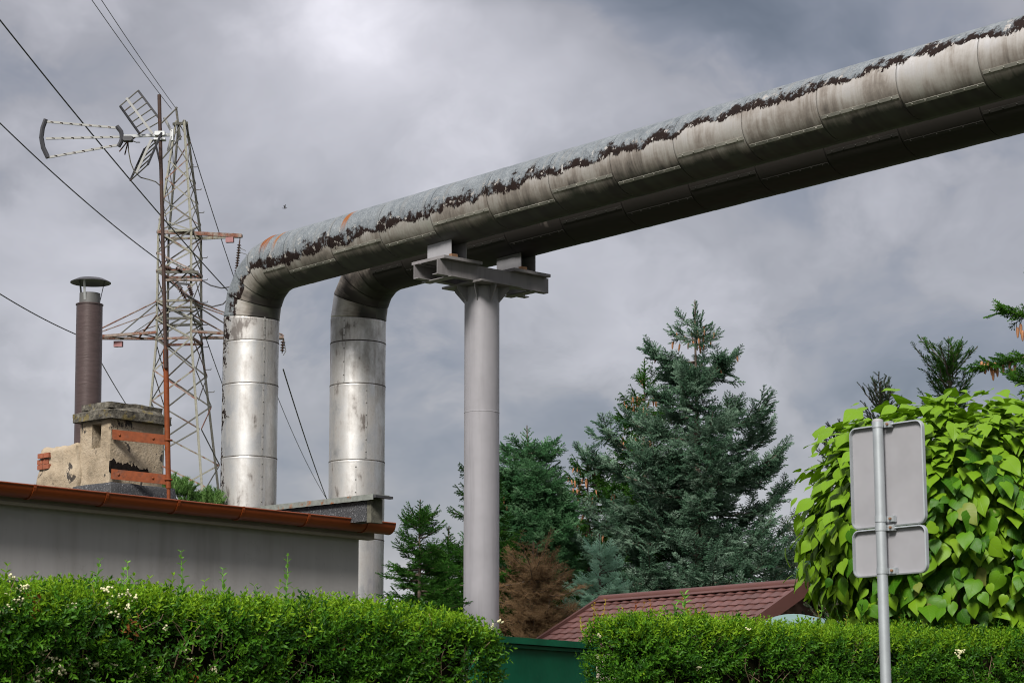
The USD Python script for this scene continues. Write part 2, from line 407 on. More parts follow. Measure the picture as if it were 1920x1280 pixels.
M['teal'] = plain('pale_teal_sheet', (0.17, 0.26, 0.26), 0.35, 0, 0.06, 3)
M['soot_shade'] = plain('soot_and_shade_black', (0.012, 0.010, 0.009), 1.0, 0, 0.4, 30, 0.3, 60, 0.0)  # black shared by the soot patch and the shade block in the vent
M['bird'] = plain('dark_feathers', (0.03, 0.03, 0.035), 0.7)
M['brick'] = plain('red_brick', (0.20, 0.058, 0.026), 0.85, 0, 0.25, 12, 0.4, 60)
M['cone'] = plain('spruce_cone', (0.26, 0.115, 0.05), 0.75, 0, 0.3, 30)
M['blossom'] = plain('cream_blossom', (0.48, 0.46, 0.27), 0.7, 0, 0.12, 40)
M['deadleaf'] = leafy('dead_leaf', [(0.22, 0.07, 0.02), (0.36, 0.14, 0.04)], 0.3)
M['hedge_old'] = leafy('privet_leaf', [(0.010, 0.042, 0.004), (0.024, 0.085, 0.006), (0.046, 0.135, 0.008), (0.075, 0.18, 0.010)], 0.30, 0.5, 0.14)
M['hedge_new'] = leafy('privet_young_leaf', [(0.075, 0.185, 0.007), (0.135, 0.27, 0.010), (0.21, 0.34, 0.017)], 0.42, 0.5, 0.14)
M['rose'] = leafy('shrub_leaf', [(0.10, 0.17, 0.02), (0.20, 0.26, 0.03), (0.33, 0.26, 0.03), (0.32, 0.10, 0.04)], 0.35)
M['weed'] = leafy('weed_leaf', [(0.10, 0.26, 0.03), (0.17, 0.34, 0.05)], 0.35)


def needle_mat(name, cols, clump=3.0):
    return leafy(name, cols, 0.10, 0.6, 0.06, clump)


M['n_blue'] = needle_mat('blue_spruce_needle', [(0.020, 0.056, 0.029), (0.050, 0.110, 0.062), (0.122, 0.205, 0.135), (0.27, 0.375, 0.285)])
M['n_blue_light'] = needle_mat('young_blue_spruce_needle', [(0.17, 0.33, 0.22), (0.30, 0.50, 0.36), (0.44, 0.64, 0.50)])
M['n_fir'] = needle_mat('fir_needle', [(0.020, 0.075, 0.024), (0.058, 0.15, 0.060), (0.16, 0.29, 0.15)])
M['n_dark'] = needle_mat('dark_spruce_needle', [(0.010, 0.040, 0.006), (0.024, 0.082, 0.010), (0.052, 0.135, 0.020)])
M['n_mid'] = needle_mat('green_spruce_needle', [(0.013, 0.050, 0.005), (0.034, 0.105, 0.010), (0.075, 0.175, 0.022)])
M['n_pine'] = needle_mat('pine_needle', [(0.035, 0.085, 0.020), (0.09, 0.18, 0.045), (0.19, 0.30, 0.10)])
M['n_greypine'] = needle_mat('grey_pine_needle', [(0.03, 0.055, 0.03), (0.065, 0.095, 0.055), (0.10, 0.14, 0.085)])
M['n_dead'] = needle_mat('dead_needle', [(0.10, 0.066, 0.034), (0.19, 0.120, 0.062), (0.27, 0.18, 0.10)])

g = G()                                                     # catalpa leaf
uv = g.uv(); sx = g('separate_xyz', None, vector=uv)
r = g.math('fraction', g.math('add', g.isl(), g.rnd()))
c = g.ramp(r, (0.0, (0.014, 0.060, 0.002)), (0.35, (0.032, 0.108, 0.003)), (0.7, (0.070, 0.172, 0.005)), (0.93, (0.135, 0.240, 0.010)), (1.0, (0.14, 0.13, 0.04)))
rib = g.math('absolute', sx('x'))
vein = g('wave_texture', 'fac', wave_type='bands', bands_direction='y', profile='sin' if False else 'sine', vector=g('combine_xyz', 'vector', x=0.0, y=g.math('subtract', sx('y'), g.math('multiply', rib, 0.75)), z=0.0), scale=2.1, distortion=0.0)
vm = g.math('maximum', g.step(vein, 0.93, 1.0), g.step(rib, 0.0, 0.03, 1.0, 0.0))
c2 = g.mix(g.math('multiply', vm, 0.30), c, (0.13, 0.22, 0.035))
p = g('principled_bsdf', 'BSDF', base_color=c2, roughness=0.45, specular_ior_level=0.16, normal=g.bump(g.math('subtract', 1.0, vm), 0.25, 0.004))
t = g('translucent_bsdf', 'BSDF', color=g.mix(0.4, c2, (0.10, 0.26, 0.002)))
M['catalpa'] = g.done('catalpa_leaf', surface=g('mix_closure', 'closure', fac=0.25, closure1=p, closure2=t))

g = G(); o = g.obj()                                        # metal roof tiles
c = g.ramp(g.math('add', g.math('multiply', g.noise(o, 3, 4), 0.7), g.math('multiply', g.rnd(), 0.45)), (0.2, (0.058, 0.026, 0.022)), (0.9, (0.105, 0.045, 0.039)))
M['tile'] = g.done('brown_metal_tile', surface=g('principled_bsdf', 'BSDF', base_color=c, roughness=0.45, specular_ior_level=0.3))

g = G(); o = g.obj()                                        # shed wall: grey render, faint repairs and stains
n = g.noise(o, 0.9, 5, 0.55); n2 = g.noise(g.mapping(o, (3, 3, 0.30)), 2.0, 5, 0.62); n3 = g.noise(o, 45, 4, 0.7)
c = g.ramp(g.math('add', g.math('multiply', n, 0.5), g.math('multiply', n2, 0.5)), (0.34, (0.205, 0.193, 0.183)), (0.5, (0.27, 0.258, 0.248)), (0.66, (0.305, 0.293, 0.282)))
cr = g('voronoi_texture', 'distance', feature='distance_to_edge', vector=g.mapping(g('noise_texture', 'color', vector=o, scale=1.5, detail=4.0), (2.2, 2.2, 2.2)), scale=1.0)
c = g.mix(g.step(cr, 0.0, 0.004, 0.12, 0.0), c, (0.06, 0.055, 0.05))
c = g.mix(g.step(g.noise(o, 1.6, 4, 0.5), 0.60, 0.63, 0.0, 0.22), c, (0.20, 0.193, 0.187))
M['render'] = g.done('grey_render', surface=g('principled_bsdf', 'BSDF', base_color=c, roughness=0.85, normal=g.bump(n3, 0.12, 0.004)))
M['soffit'] = plain('pale_soffit', (0.25, 0.215, 0.175), 0.8, 0, 0.08, 4)

g = G(); o = g.obj()                                        # chimney plaster, weathered cream roughcast with soot and lost patches
n = g.noise(o, 5, 6, 0.6); n2 = g.noise(o, 34, 5, 0.7); n3 = g.noise(g.mapping(o, (1, 1, 0.5)), 7, 6, 0.7, 0.5)
c = g.ramp(n, (0.3, (0.13, 0.10, 0.065)), (0.48, (0.255, 0.20, 0.135)), (0.7, (0.34, 0.28, 0.205)))
c = g.mix(g.step(n2, 0.35, 0.75, 0.0, 0.5), c, (0.30, 0.25, 0.18))
c = g.mix(g.math('multiply', g.step(n3, 0.578, 0.605), 0.95), c, (0.022, 0.018, 0.016))
M['plaster'] = g.done('chimney_plaster', surface=g('principled_bsdf', 'BSDF', base_color=c, roughness=0.95, normal=g.bump(g.math('add', n2, n), 0.7, 0.02)))

g = G(); o = g.obj()                                        # concrete cap with lichen
n = g.noise(o, 6, 6, 0.65); n2 = g.noise(o, 22, 5, 0.7)
c = g.ramp(n2, (0.36, (0.022, 0.019, 0.015)), (0.55, (0.08, 0.072, 0.055)), (0.75, (0.21, 0.195, 0.16)))
c = g.mix(g.step(n, 0.54, 0.62), c, (0.105, 0.082, 0.028))
M['cap'] = g.done('mossy_concrete', surface=g('principled_bsdf', 'BSDF', base_color=c, roughness=0.95, normal=g.bump(n2, 0.7, 0.02)))

g = G(); o = g.obj()                                        # mineral roofing felt
n = g.noise(o, 75, 3, 0.7); n2 = g.noise(o, 4, 4)
c = g.ramp(n, (0.38, (0.016, 0.0165, 0.019)), (0.6, (0.045, 0.046, 0.05)), (0.70, (0.24, 0.24, 0.25)))
c = g.mix(g.step(n2, 0.5, 0.75, 0.0, 0.35), c, (0.05, 0.048, 0.045))
M['felt'] = g.done('roofing_felt', surface=g('principled_bsdf', 'BSDF', base_color=c, roughness=0.8, normal=g.bump(n, 0.6, 0.01)))
M['flash'] = rusty('old_flashing', (0.16, 0.17, 0.155), (0.17, 0.07, 0.03), 0.5, 0.6, 8)
M['darkconc'] = plain('dark_mossy_concrete', (0.075, 0.072, 0.055), 0.95, 0, 0.5, 14, 0.6, 50)

g = G(); o = g.obj()                                        # brown enamelled stove pipe, horizontally wrinkled
w = g.noise(g.mapping(o, (9, 9, 48)), 1.0, 4, 0.6, 0.6)
c = g.ramp(w, (0.3, (0.05, 0.034, 0.032)), (0.7, (0.075, 0.052, 0.05)))
M['flue'] = g.done('brown_stove_pipe', surface=g('principled_bsdf', 'BSDF', base_color=c, roughness=0.38, metallic=0.25, normal=g.bump(w, 0.22, 0.008)))

g = G(); o = g.pos()                                        # ground
c = g.ramp(g.noise(o, 0.8, 6, 0.65), (0.3, (0.022, 0.032, 0.010)), (0.7, (0.045, 0.055, 0.02)))
M['grass'] = g.done('grass_ground', surface=g('principled_bsdf', 'BSDF', base_color=c, roughness=0.95))

# ------------------------------------------------------------------ ground
q = np.linspace(-1, 1, 41); q = np.sign(q) * np.abs(q) ** 2.2 * 3000
X, Y = np.meshgrid(q, q, indexing='ij'); i, j = np.meshgrid(range(40), range(40), indexing='ij')
idx = (i * 41 + j).ravel()
p = usdkit.mesh(stage, '/World/ground', (np.stack([X.ravel(), Y.ravel(), 0 * X.ravel()], 1), np.stack([idx, idx + 41, idx + 42, idx + 1], 1)), M['grass'])
tag(p.GetPrim(), 'grassy ground under the hedges and trees', 'ground', None, 'structure')

# ------------------------------------------------------------------ heating pipes
RP = 0.40
PA, PB = atz(600, 472, 8.80), atz(1920, 103.5, 8.95)
V = nrm(PB - PA); VH = nrm([V[0], V[1], 0]); U = np.array([-VH[1], VH[0], 0.0])          # V: along the pipe to the right and nearer; U: away from the street
if U[1] < 0: U = -U
SIDE = -U
SEP = 1.22


def axis_param(px, base):
    """Where along the line base + t V the picture column px is met."""
    k = (px - 960) / F
    # X / depth = k with depth = Y cP + (z - EYE) sP
    a = base[0] - k * (base[1] * cP + (base[2] - EYE) * sP); b = V[0] - k * (V[1] * cP + V[2] * sP)
    return -a / b


RB = 0.72                                                  # bend radius of the elbow's axis


def pipe_line(first, turn_px, base):
    t0 = axis_param(turn_px, base)
    corner = base + V * t0                                   # where the falling pipe's axis meets the line
    return corner


def ring_point(P, d, outer, n, a, R):
    o = R * (np.cos(a)[:, None] * outer + np.sin(a)[:, None] * SIDE)
    return P + o - (o @ n / np.dot(d, n))[:, None] * d


NA = 56
ANG = np.linspace(-np.pi, np.pi, NA + 1)


def shell(P0, P1, n0, n1, s0, rings, lip, seed, dent=0.004, flip=False):
    """A sheet of cladding wrapped round the axis P0-P1, cut by planes n0, n1; the first end laps over its neighbour with a bead."""
    d = nrm(P1 - P0); outer = nrm(np.cross(SIDE, d))
    if np.dot(outer, OUT_REF) < 0: outer = -outer
    Ln = np.linalg.norm(P1 - P0)
    ts, rs = [0.0, 0.010, 0.012, 0.024, 0.045, 0.05], [RP - 0.004, RP - 0.003, RP + lip, RP + lip, RP + lip * 0.9, RP + lip * 0.55]
    for k in range(1, rings): ts.append(0.05 + (Ln - 0.05) * k / rings); rs.append(RP + lip * 0.5 * (1 - k / rings))
    ts.append(Ln); rs.append(RP)
    v, uv = [], []
    for t, R in zip(ts, rs):
        f = min(1, max(0, t / Ln)); n = n0 if f < 0.5 else n1
        P = P0 + d * t
        # blend of the two cutting planes: move every point along d in proportion
        o = R * (np.cos(ANG)[:, None] * outer + np.sin(ANG)[:, None] * SIDE)
        e0 = -(o @ n0) / np.dot(d, n0); e1 = -(o @ n1) / np.dot(d, n1)
        pts = P + o + (e0 * (1 - f) + e1 * f)[:, None] * d
        if 0.06 < t < Ln - 0.02:
            h = meshkit.fbm(np.stack([np.cos(ANG) * 1.6 + seed, np.sin(ANG) * 1.6, np.full(NA + 1, (s0 + t) * 2.6)], 1), 3, seed) - 0.5
            pts = pts + nrm(o) * (h * dent * 2)[:, None]
        v.append(pts); uv.append(np.stack([ANG * RP, np.full(NA + 1, s0 + t) + (e0 * (1 - f) + e1 * f)], 1))
    m = len(ts); v = np.vstack(v); uv = np.vstack(uv)
    i, j = np.meshgrid(np.arange(m - 1), np.arange(NA), indexing='ij'); k = (i * (NA + 1) + j).ravel()
    q = np.stack([k, k + 1, k + NA + 2, k + NA + 1], 1)
    f = np.vstack([q[:, [0, 1, 2]], q[:, [0, 2, 3]]])
    # face outwards
    c = v[f].mean(1); nn = np.cross(v[f[:, 1]] - v[f[:, 0]], v[f[:, 2]] - v[f[:, 0]])
    if ((c - (P0 + P1) / 2) * nn).sum() < 0: f = f[:, ::-1]
    return trimesh.Trimesh(v, f, process=False), uv


def lap_strip(P0, P1, a, w=0.05, th=0.007, ends=(0.03, 0.01)):
    """A lengthwise lap of the sheet with its row of rivets."""
    d = nrm(P1 - P0); outer = nrm(np.cross(SIDE, d))
    if np.dot(outer, OUT_REF) < 0: outer = -outer
    rad = np.cos(a) * outer + np.sin(a) * SIDE; tan = np.cross(d, rad)
    A, B = P0 + d * ends[0] + rad * (RP + 0.004), P1 - d * ends[1] + rad * (RP + 0.004)
    parts = [obox((A + B) / 2, (B - A) / 2, rad * th, tan * w / 2)]
    rv = []
    n = max(3, int(np.linalg.norm(B - A) / 0.16))
    for k in range(n):
        P = A + (B - A) * ((k + 0.5) / n) + rad * th
        rv.append(lathe([(0.011, -0.002), (0.010, 0.004), (0.005, 0.007), (0.0005, 0.008)], P, rad, 6))
    return parts[0], join(rv)


COAT = (2.0, 13.5, 0.78, 0.46)                              # along the pipe: where the coat's edge moves from low to high
RUST = []


def build_pipe(label, base, turn_px, coat, seams, mats):
    global OUT_REF
    corner = base + V * axis_param(turn_px, base)
    down = np.array([0, 0, -1.0])
    T = thing('heating_pipe', label, 'pipe', (corner[0], corner[1], 0))
    # polyline: far vertical foot, up, elbow in mitred pieces, then along V
    nseg = 4
    k = 90 / nseg                                           # each joint turns this much
    tang = RB                                               # tangent length
    P = [np.array([corner[0], corner[1], corner[2] - 8.9]), np.array([corner[0], corner[1], corner[2] - tang])]
    c = np.array([corner[0], corner[1], corner[2]]) - np.array([0, 0, tang]) + VH * tang
    for q in range(1, nseg):
        a = np.radians(k * q)
        P.append(c - VH * tang * np.cos(a) + np.array([0, 0, 1.0]) * tang * np.sin(a))
    # joints lie a little outside the arc so the pieces are tangent to it
    P.append(corner + V * tang)
    P.append(corner + V * 15.2)
    P = [np.asarray(x, float) for x in P]
    dirs = [nrm(P[i + 1] - P[i]) for i in range(len(P) - 1)]
    plane = [dirs[0]] + [nrm(dirs[i] + dirs[i + 1]) for i in range(len(dirs) - 1)] + [dirs[-1]]
    # vertical run, sheets from the elbow downwards
    OUT_REF = -VH + np.array([0, 0, 0.6])
    top = P[1]; s_el = 0.0
    z = top.copy(); n_up = plane[1]; cut = n_up
    ys = 0.0
    for q, h in enumerate(seams['vertical']):
        nxt = z - np.array([0, 0, h])
        sh, uv = shell(z, nxt, cut, np.array([0, 0, -1.0]), ys, 7, 0.003, 11 + q + len(label), 0.004)
        uv = uv.copy(); uv[:, 1] = -(uv[:, 1]) - 0.0
        pan = put(T, 'cladding_sheet', sh, mats['vertical_top'] if q < 1 else mats['vertical'], uv=uv)
        a = seams['angles'][q % len(seams['angles'])]
        st, rv = lap_strip(z, nxt, a, 0.026, 0.0015, (0.02, 0.02))
        put(pan, 'lap_strip', st, mats['strip_v'], smooth=False); put(pan, 'rivets', rv, M['darkrivet'], smooth=False, kind='stuff')
        if q: put(pan, 'seam_band', lathe([(RP - 0.004, 0.006), (RP + 0.0055, 0.005), (RP + 0.0055, -0.008), (RP - 0.004, -0.009)], z, seg=56), M['seam'])
        z = nxt; cut = np.array([0, 0, -1.0]); ys += h
    # elbow
    s = 0.0
    for q in range(1, len(P) - 2):
        sh, uv = shell(P[q], P[q + 1], plane[q], plane[q + 1], s, 4, 0.004, 31 + q, 0.003)
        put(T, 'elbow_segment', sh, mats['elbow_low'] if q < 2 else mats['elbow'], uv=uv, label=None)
        s += np.linalg.norm(P[q + 1] - P[q])
    # horizontal run
    A = P[-2]; cut = plane[-2]; d = dirs[-1]; end = P[-1]; q = 0; Ltot = np.linalg.norm(end - A); done = 0.0
    rng = random.Random(5 + len(label))
    while done < Ltot - 0.01:
        h = min(seams['pitch'] * rng.uniform(0.94, 1.06) if q else seams['first'], Ltot - done)
        B = A + d * h
        sh, uv = shell(A, B, cut, d, s, 9, 0.003, 51 + q, 0.0045)
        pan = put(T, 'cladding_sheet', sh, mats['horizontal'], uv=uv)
        a = np.radians(126 + (9 if q % 2 else -8) + rng.uniform(-2, 2))
        st, rv = lap_strip(A, B, a, 0.036, 0.004)
        put(pan, 'lap_strip', st, mats['strip_h'], smooth=False); put(pan, 'rivets', rv, mats['strip_h'], smooth=False, kind='stuff')
        A = B; cut = d; done += h; s += h; q += 1
    return T, corner


M['seam'] = plain('dark_seam', (0.085, 0.078, 0.07), 0.8, 0.0, 0.5, 14, 0, 40, 0.1)
M['darkrivet'] = plain('dark_rivet', (0.13, 0.125, 0.115), 0.6, 0.4)
M['strip_v'] = plain('lap_strip_bright', (0.40, 0.39, 0.375), 0.5, 0.7, 0.25, 8)
M['strip_h'] = plain('lap_strip_weathered', (0.26, 0.25, 0.22), 0.55, 0.3, 0.45, 5)
RUST = [(1.18, 0.10, (0.17, 0.05, 0.008)), (1.42, 0.05, (0.21, 0.075, 0.012)), (3.02, 0.07, (0.19, 0.06, 0.009))]
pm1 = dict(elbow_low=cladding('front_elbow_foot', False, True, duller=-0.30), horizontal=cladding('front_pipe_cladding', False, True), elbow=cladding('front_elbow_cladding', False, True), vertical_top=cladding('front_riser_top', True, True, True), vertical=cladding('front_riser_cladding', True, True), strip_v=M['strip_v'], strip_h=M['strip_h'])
pm2 = dict(elbow_low=cladding('rear_elbow_foot', False, False, duller=-0.16), horizontal=cladding('rear_pipe_cladding', False, False, rear=True), elbow=cladding('rear_elbow_cladding', False, False, duller=0.38), vertical_top=cladding('rear_riser_top', True, False, True), vertical=cladding('rear_riser_cladding', True, False), strip_v=M['strip_v'], strip_h=plain('lap_strip_dirt_shade', (0.022, 0.02, 0.017), 0.7, 0.2, 0.4, 5))  # rear elbow colour carries the front pipe's shadow, strips carry grime plus shade
pipe1, C1 = build_pipe('front silver heating pipe with black flaking coat along its top, bending down beside the pylon', PA, 473.5, True,
                       dict(vertical=[0.36, 0.62, 1.05, 1.12, 1.15, 1.15, 1.2, 1.3], angles=[np.radians(172)], pitch=1.10, first=0.55), pm1)
BASE2 = PA + U * SEP
pipe2, C2 = build_pipe('rear bare silver heating pipe running under the front one and dropping down behind the parapet', BASE2, 673, False,
                       dict(vertical=[0.36, 0.62, 1.10, 1.12, 1.12, 1.15, 1.2, 1.3], angles=[np.radians(112), np.radians(112), np.radians(160), np.radians(140), np.radians(128)], pitch=1.12, first=0.7), pm2)

# ------------------------------------------------------------------ pipe support
tS = axis_param(904, PA + U * SEP / 2)
S0 = PA + U * SEP / 2 + V * tS
BT = S0[2] - RP - 0.26                                      # top of the beams
T = thing('pipe_support', 'grey steel column with twin crossbeams carrying both heating pipes', 'pipe support', (S0[0], S0[1], 0))
RC = 0.232
put(T, 'column', lathe([(RC, 0), (RC, BT - 0.235), (RC - 0.03, BT - 0.235)], (S0[0], S0[1], 0), seg=56), M['greypaint'])
Z3 = np.array([0, 0, 1.0])
put(T, 'weld_ring', lathe([(RC, -0.008), (RC + 0.003, -0.004), (RC + 0.003, 0.004), (RC, 0.008)], (S0[0], S0[1], BT - 1.9), seg=56), M['greypaint'])
ctr = np.array([S0[0], S0[1], BT])
put(T, 'cap_plate', obox(ctr - Z3 * 0.215, U * 0.36, VH * 0.40, Z3 * 0.014), M['beam'], smooth=False)
for k in range(8):
    a = k * math.pi / 4 + 0.2; rd = math.cos(a) * U + math.sin(a) * VH; tn = np.cross(Z3, rd)
    poly = [(RC - 0.005, -0.229), (RC + 0.14, -0.229), (RC + 0.14, -0.27), (RC - 0.005, -0.44)]
    vv = [ctr + rd * x + Z3 * z + tn * s * 0.007 for s in (-1, 1) for x, z in poly]
    put(T, 'gusset', trimesh.convex.convex_hull(np.array(vv)), M['greypaint'], smooth=False)
BL = 0.98


def channel(c, length, web_side):
    """A channel section along U whose web stands at c and whose flanges point to -web_side."""
    hgt, fl, th = 0.20, 0.085, 0.011
    return join([obox(c - Z3 * hgt / 2, U * length, web_side * th / 2, Z3 * hgt / 2),
                 obox(c - Z3 * th / 2 - web_side * (fl / 2 + th / 2), U * length, web_side * fl / 2, Z3 * th / 2),
                 obox(c - Z3 * (hgt - th / 2) - web_side * (fl / 2 + th / 2), U * length, web_side * fl / 2, Z3 * th / 2)])


put(T, 'crossbeam', channel(ctr + VH * 0.235, BL, VH), M['beam'], smooth=False)
put(T, 'crossbeam', channel(ctr - VH * 0.235, BL, -VH), M['beam'], smooth=False)
for su in (-0.72, 0.72):
    put(T, 'batten_plate', obox(ctr + U * su - Z3 * 0.207, U * 0.07, VH * 0.30, Z3 * 0.006), M['beam'], smooth=False)
for sgn in (-1, 1):
    cc = ctr + U * sgn * SEP / 2
    put(T, 'sliding_plate', obox(cc + Z3 * 0.022, U * 0.33, VH * 0.33, Z3 * 0.02), M['beam'], smooth=False)
    put(T, 'pipe_shoe', join([obox(cc + Z3 * 0.05, U * 0.20, VH * 0.26, Z3 * 0.008), obox(cc + Z3 * 0.18 - U * 0.13, U * 0.007, VH * 0.24, Z3 * 0.125), obox(cc + Z3 * 0.18 + U * 0.13, U * 0.007, VH * 0.24, Z3 * 0.125),
                             obox(cc + Z3 * 0.18 - VH * 0.10, U * 0.124, VH * 0.007, Z3 * 0.125)]), M['signback'], smooth=False)
    put(T, 'guide_block', obox(cc + VH * 0.29 - U * 0.14 + Z3 * 0.062, U * 0.05, VH * 0.03, Z3 * 0.02), M['rustbolt'], smooth=False)

# ------------------------------------------------------------------ shed with gutter, chimney, parapet
ZG = 3.80
GA, GB = atz(0, 907, ZG), atz(728, 983, ZG)
UH = nrm(GB - GA); VHs = np.array([UH[1], -UH[0], 0])        # along the gutter to the right and away; towards the street
GL0, GL1 = -1.6, float(np.linalg.norm(GB - GA))
GP = lambda u, v, z: GA + UH * u + VHs * v + np.array([0, 0, z - ZG])
shed = thing('shed', 'low grey rendered shed with copper brown gutter behind the left hedge', 'shed', (GA[0], GA[1], 0))
WR = GL1 - 0.20                                              # wall's right end
put(shed, 'wall', obox(GP((GL0 + WR) / 2, -0.33, (ZG - 0.12) / 2), UH * (WR - GL0) / 2, VHs * 0.16, Z3 * (ZG - 0.12) / 2), M['render'], smooth=False)
put(shed, 'fascia', join([obox(GP((GL0 + WR) / 2 + 0.06, -0.125, ZG - 0.065), UH * ((WR - GL0) / 2 + 0.06), VHs * 0.03, Z3 * 0.05), obox(GP((GL0 + WR) / 2 + 0.05, -0.12, ZG - 0.128), UH * ((WR - GL0) / 2 + 0.05), VHs * 0.045, Z3 * 0.012)]), M['soffit'], smooth=False)
put(shed, 'roof', obox(GP((GL0 + WR) / 2, -2.6, ZG - 0.06), UH * (WR - GL0) / 2, VHs * 2.5, Z3 * 0.025), M['felt'], smooth=False)
put(shed, 'drip_edge', obox(GP((GL0 + WR) / 2, -0.085, ZG + 0.004), UH * (WR - GL0) / 2, VHs * 0.05, Z3 * 0.006), M['wire'], smooth=False)


def gutter_piece(u0, u1, r=0.092, cap=False):
    a = np.linspace(0, -np.pi, 15)
    prof = [(r * np.cos(x), r * np.sin(x)) for x in a]
    prof = [(r + 0.010 * np.cos(b) - 0.002, 0.004 + 0.008 * np.sin(b)) for b in np.linspace(-2.6, 2.2, 8)][::-1] + prof
    inner = [(x * 0.955, y * 0.955 + 0.002) for x, y in prof[8:]][::-1]
    poly = prof + inner
    n = len(poly)
    C = [GP(u, 0.0, ZG) for u in (u0, u1)]
    v = np.array([c + VHs * x + Z3 * y for c in C for x, y in poly])
    j = np.arange(n); jn = (j + 1) % n
    qd = np.stack([j, jn, n + jn, n + j], 1)
    m = trimesh.Trimesh(v, np.vstack([qd[:, [0, 1, 2]], qd[:, [0, 2, 3]]]), process=False)
    if cap:
        half = [(r * 1.02 * np.cos(x), r * 1.02 * np.sin(x)) for x in np.linspace(0, -np.pi, 13)]
        pts = np.array([GP(u, 0, ZG) + VHs * x + Z3 * y for u in (u1 - 0.004, u1 + 0.006) for x, y in half])
        m = join([m, trimesh.convex.convex_hull(pts)])
    return m


cuts = [GL0, -0.35, 0.62, 1.72, 2.62, 3.42, GL1]
cuts = [GL0] + [u for u in (-0.5,) ] + [2.05, GL1]
gp = group_part(shed, 'gutter')
for a, b in zip(cuts[:-1], cuts[1:]): put(gp, 'gutter_length', gutter_piece(a, b, cap=(b == GL1)), M['gutter'], smooth=40)
gx = []
for px in (52, 188, 322, 443, 566, 678):
    k = (px - 960) / F; z_ = ZG - EYE
    # gutter station seen at column px
    a_ = GA[0] - k * (GA[1] * cP + z_ * sP); b_ = UH[0] - k * UH[1] * cP
    u = -a_ / b_
    rr = 0.097
    rim = [GP(u, 0, ZG) + VHs * rr * np.cos(x) + Z3 * rr * np.sin(x) for x in np.linspace(0.12, -np.pi, 14)]
    st = []
    for p0, p1 in zip(rim[:-1], rim[1:]): st.append(obox((p0 + p1) / 2, (p1 - p0) / 2 * 1.08, UH * 0.013, nrm(np.cross(p1 - p0, UH)) * 0.0025))
    put(gp, 'gutter_bracket', join(st), M['gutter'], smooth=False)

# parapet at the shed's right end
pz = atz(690, 930, 3.985); pu = float(np.dot(pz - GA, UH)); pv = float(np.dot(pz - GA, VHs))
pp = group_part(shed, 'parapet')
put(pp, 'upstand', obox(GP(pu + 0.075, pv - 1.7, 3.87), UH * 0.072, VHs * 1.68, Z3 * 0.10), M['felt'], smooth=False)
put(pp, 'end_block', obox(GP(pu + 0.075, pv + 0.008, 3.862), UH * 0.068, VHs * 0.027, Z3 * 0.105), M['darkconc'], smooth=False)
put(pp, 'flashing', join([obox(GP(pu + 0.065, pv - 1.62, 3.985), UH * 0.10, VHs * 1.72, Z3 * 0.012), obox(GP(pu - 0.034, pv - 1.62, 3.968), UH * 0.003, VHs * 1.72, Z3 * 0.020)]), M['flash'], smooth=False)
put(pp, 'drip_lip', obox(GP(pu + 0.07, pv + 0.115, 3.975), UH * 0.105, VHs * 0.02, Z3 * 0.011), M['wire'], smooth=False)
# felt upstand and a ledge board low on the wall
a_ = at(-30, 1082, 18.45); b_ = at(108, 1085, 19.1)
put(shed, 'ledge_board', obox(GP(0.1, -0.10, a_[2] - 0.02), UH * 0.62, VHs * 0.05, Z3 * 0.02), M['wire'], smooth=False)

# chimney
CHU, CHV = None, None
DC = 20.6
cn = at(205, 900, DC)                                        # near vertical edge of the stack
cu0 = float(np.dot(cn - GA, UH)); cv0 = float(np.dot(cn - GA, VHs))
WU, WV = 0.58, 0.43
ZT = at(205, 783, DC)[2]
ch = group_part(shed, 'chimney')


def rough_box(u0, u1, v0, v1, z0, z1, amp, n=14, seed=1, taper=0.0, dome=0.0):
    m = trimesh.creation.box((1, 1, 1)); m = m.subdivide().subdivide().subdivide().subdivide()
    p = np.array(m.vertices) + 0.5
    k = 1 + taper * (1 - p[:, 2])
    uc, vc = (u0 + u1) / 2, (v0 + v1) / 2
    W = np.array([GP(uc + (a - .5) * (u1 - u0) * kk, vc + (b - .5) * (v1 - v0) * kk, z0 + c * (z1 - z0)) for (a, b, c), kk in zip(p, k)])
    nn = p - 0.5
    on = np.abs(nn) > 0.499
    dirn = nrm(on[:, :1] * np.sign(nn[:, :1]) * UH + on[:, 1:2] * np.sign(nn[:, 1:2]) * VHs + on[:, 2:] * np.sign(nn[:, 2:]) * Z3)
    h = meshkit.fbm(W * 7 + seed, 4, seed) - 0.5
    corner = (on.sum(1) > 1)
    W[:, 2] += dome * p[:, 2] * (1 - (2 * p[:, 0] - 1) ** 2) ** .7 * (1 - (2 * p[:, 1] - 1) ** 2) ** .7
    W = W + dirn * (h * amp * 2)[:, None] - dirn * (corner * amp * 0.7)[:, None]
    return trimesh.Trimesh(W, m.faces, process=False)


stack = rough_box(cu0, cu0 + WU, cv0 - WV, cv0, ZG - 0.2, ZT, 0.006, seed=3)
# opening in the left face
hole = obox(GP(cu0 - 0.02, cv0 - WV * 0.46, at(172, 813, DC)[2]), UH * 0.20, VHs * 0.062, Z3 * 0.105)
M3 = lambda t: m3.Manifold(m3.Mesh(np.asarray(t.vertices, np.float32), np.asarray(t.faces, np.uint32)))
try:
    s_ = trimesh.Trimesh(stack.vertices, stack.faces); s_.merge_vertices(); h_ = trimesh.Trimesh(hole.vertices, hole.faces); h_.merge_vertices()
    r_ = (M3(s_) - M3(h_)).to_mesh(); body = trimesh.Trimesh(r_.vert_properties[:, :3], r_.tri_verts, process=False)
    assert len(body.faces) > 100
except Exception:
    body = stack
put(ch, 'stack', body, M['plaster'], smooth=35)
put(ch, 'cap', rough_box(cu0 - 0.055, cu0 + WU + 0.075, cv0 - WV - 0.06, cv0 + 0.05, ZT - 0.01, ZT + 0.075, 0.026, seed=9, dome=0.06), M['cap'], smooth=50)
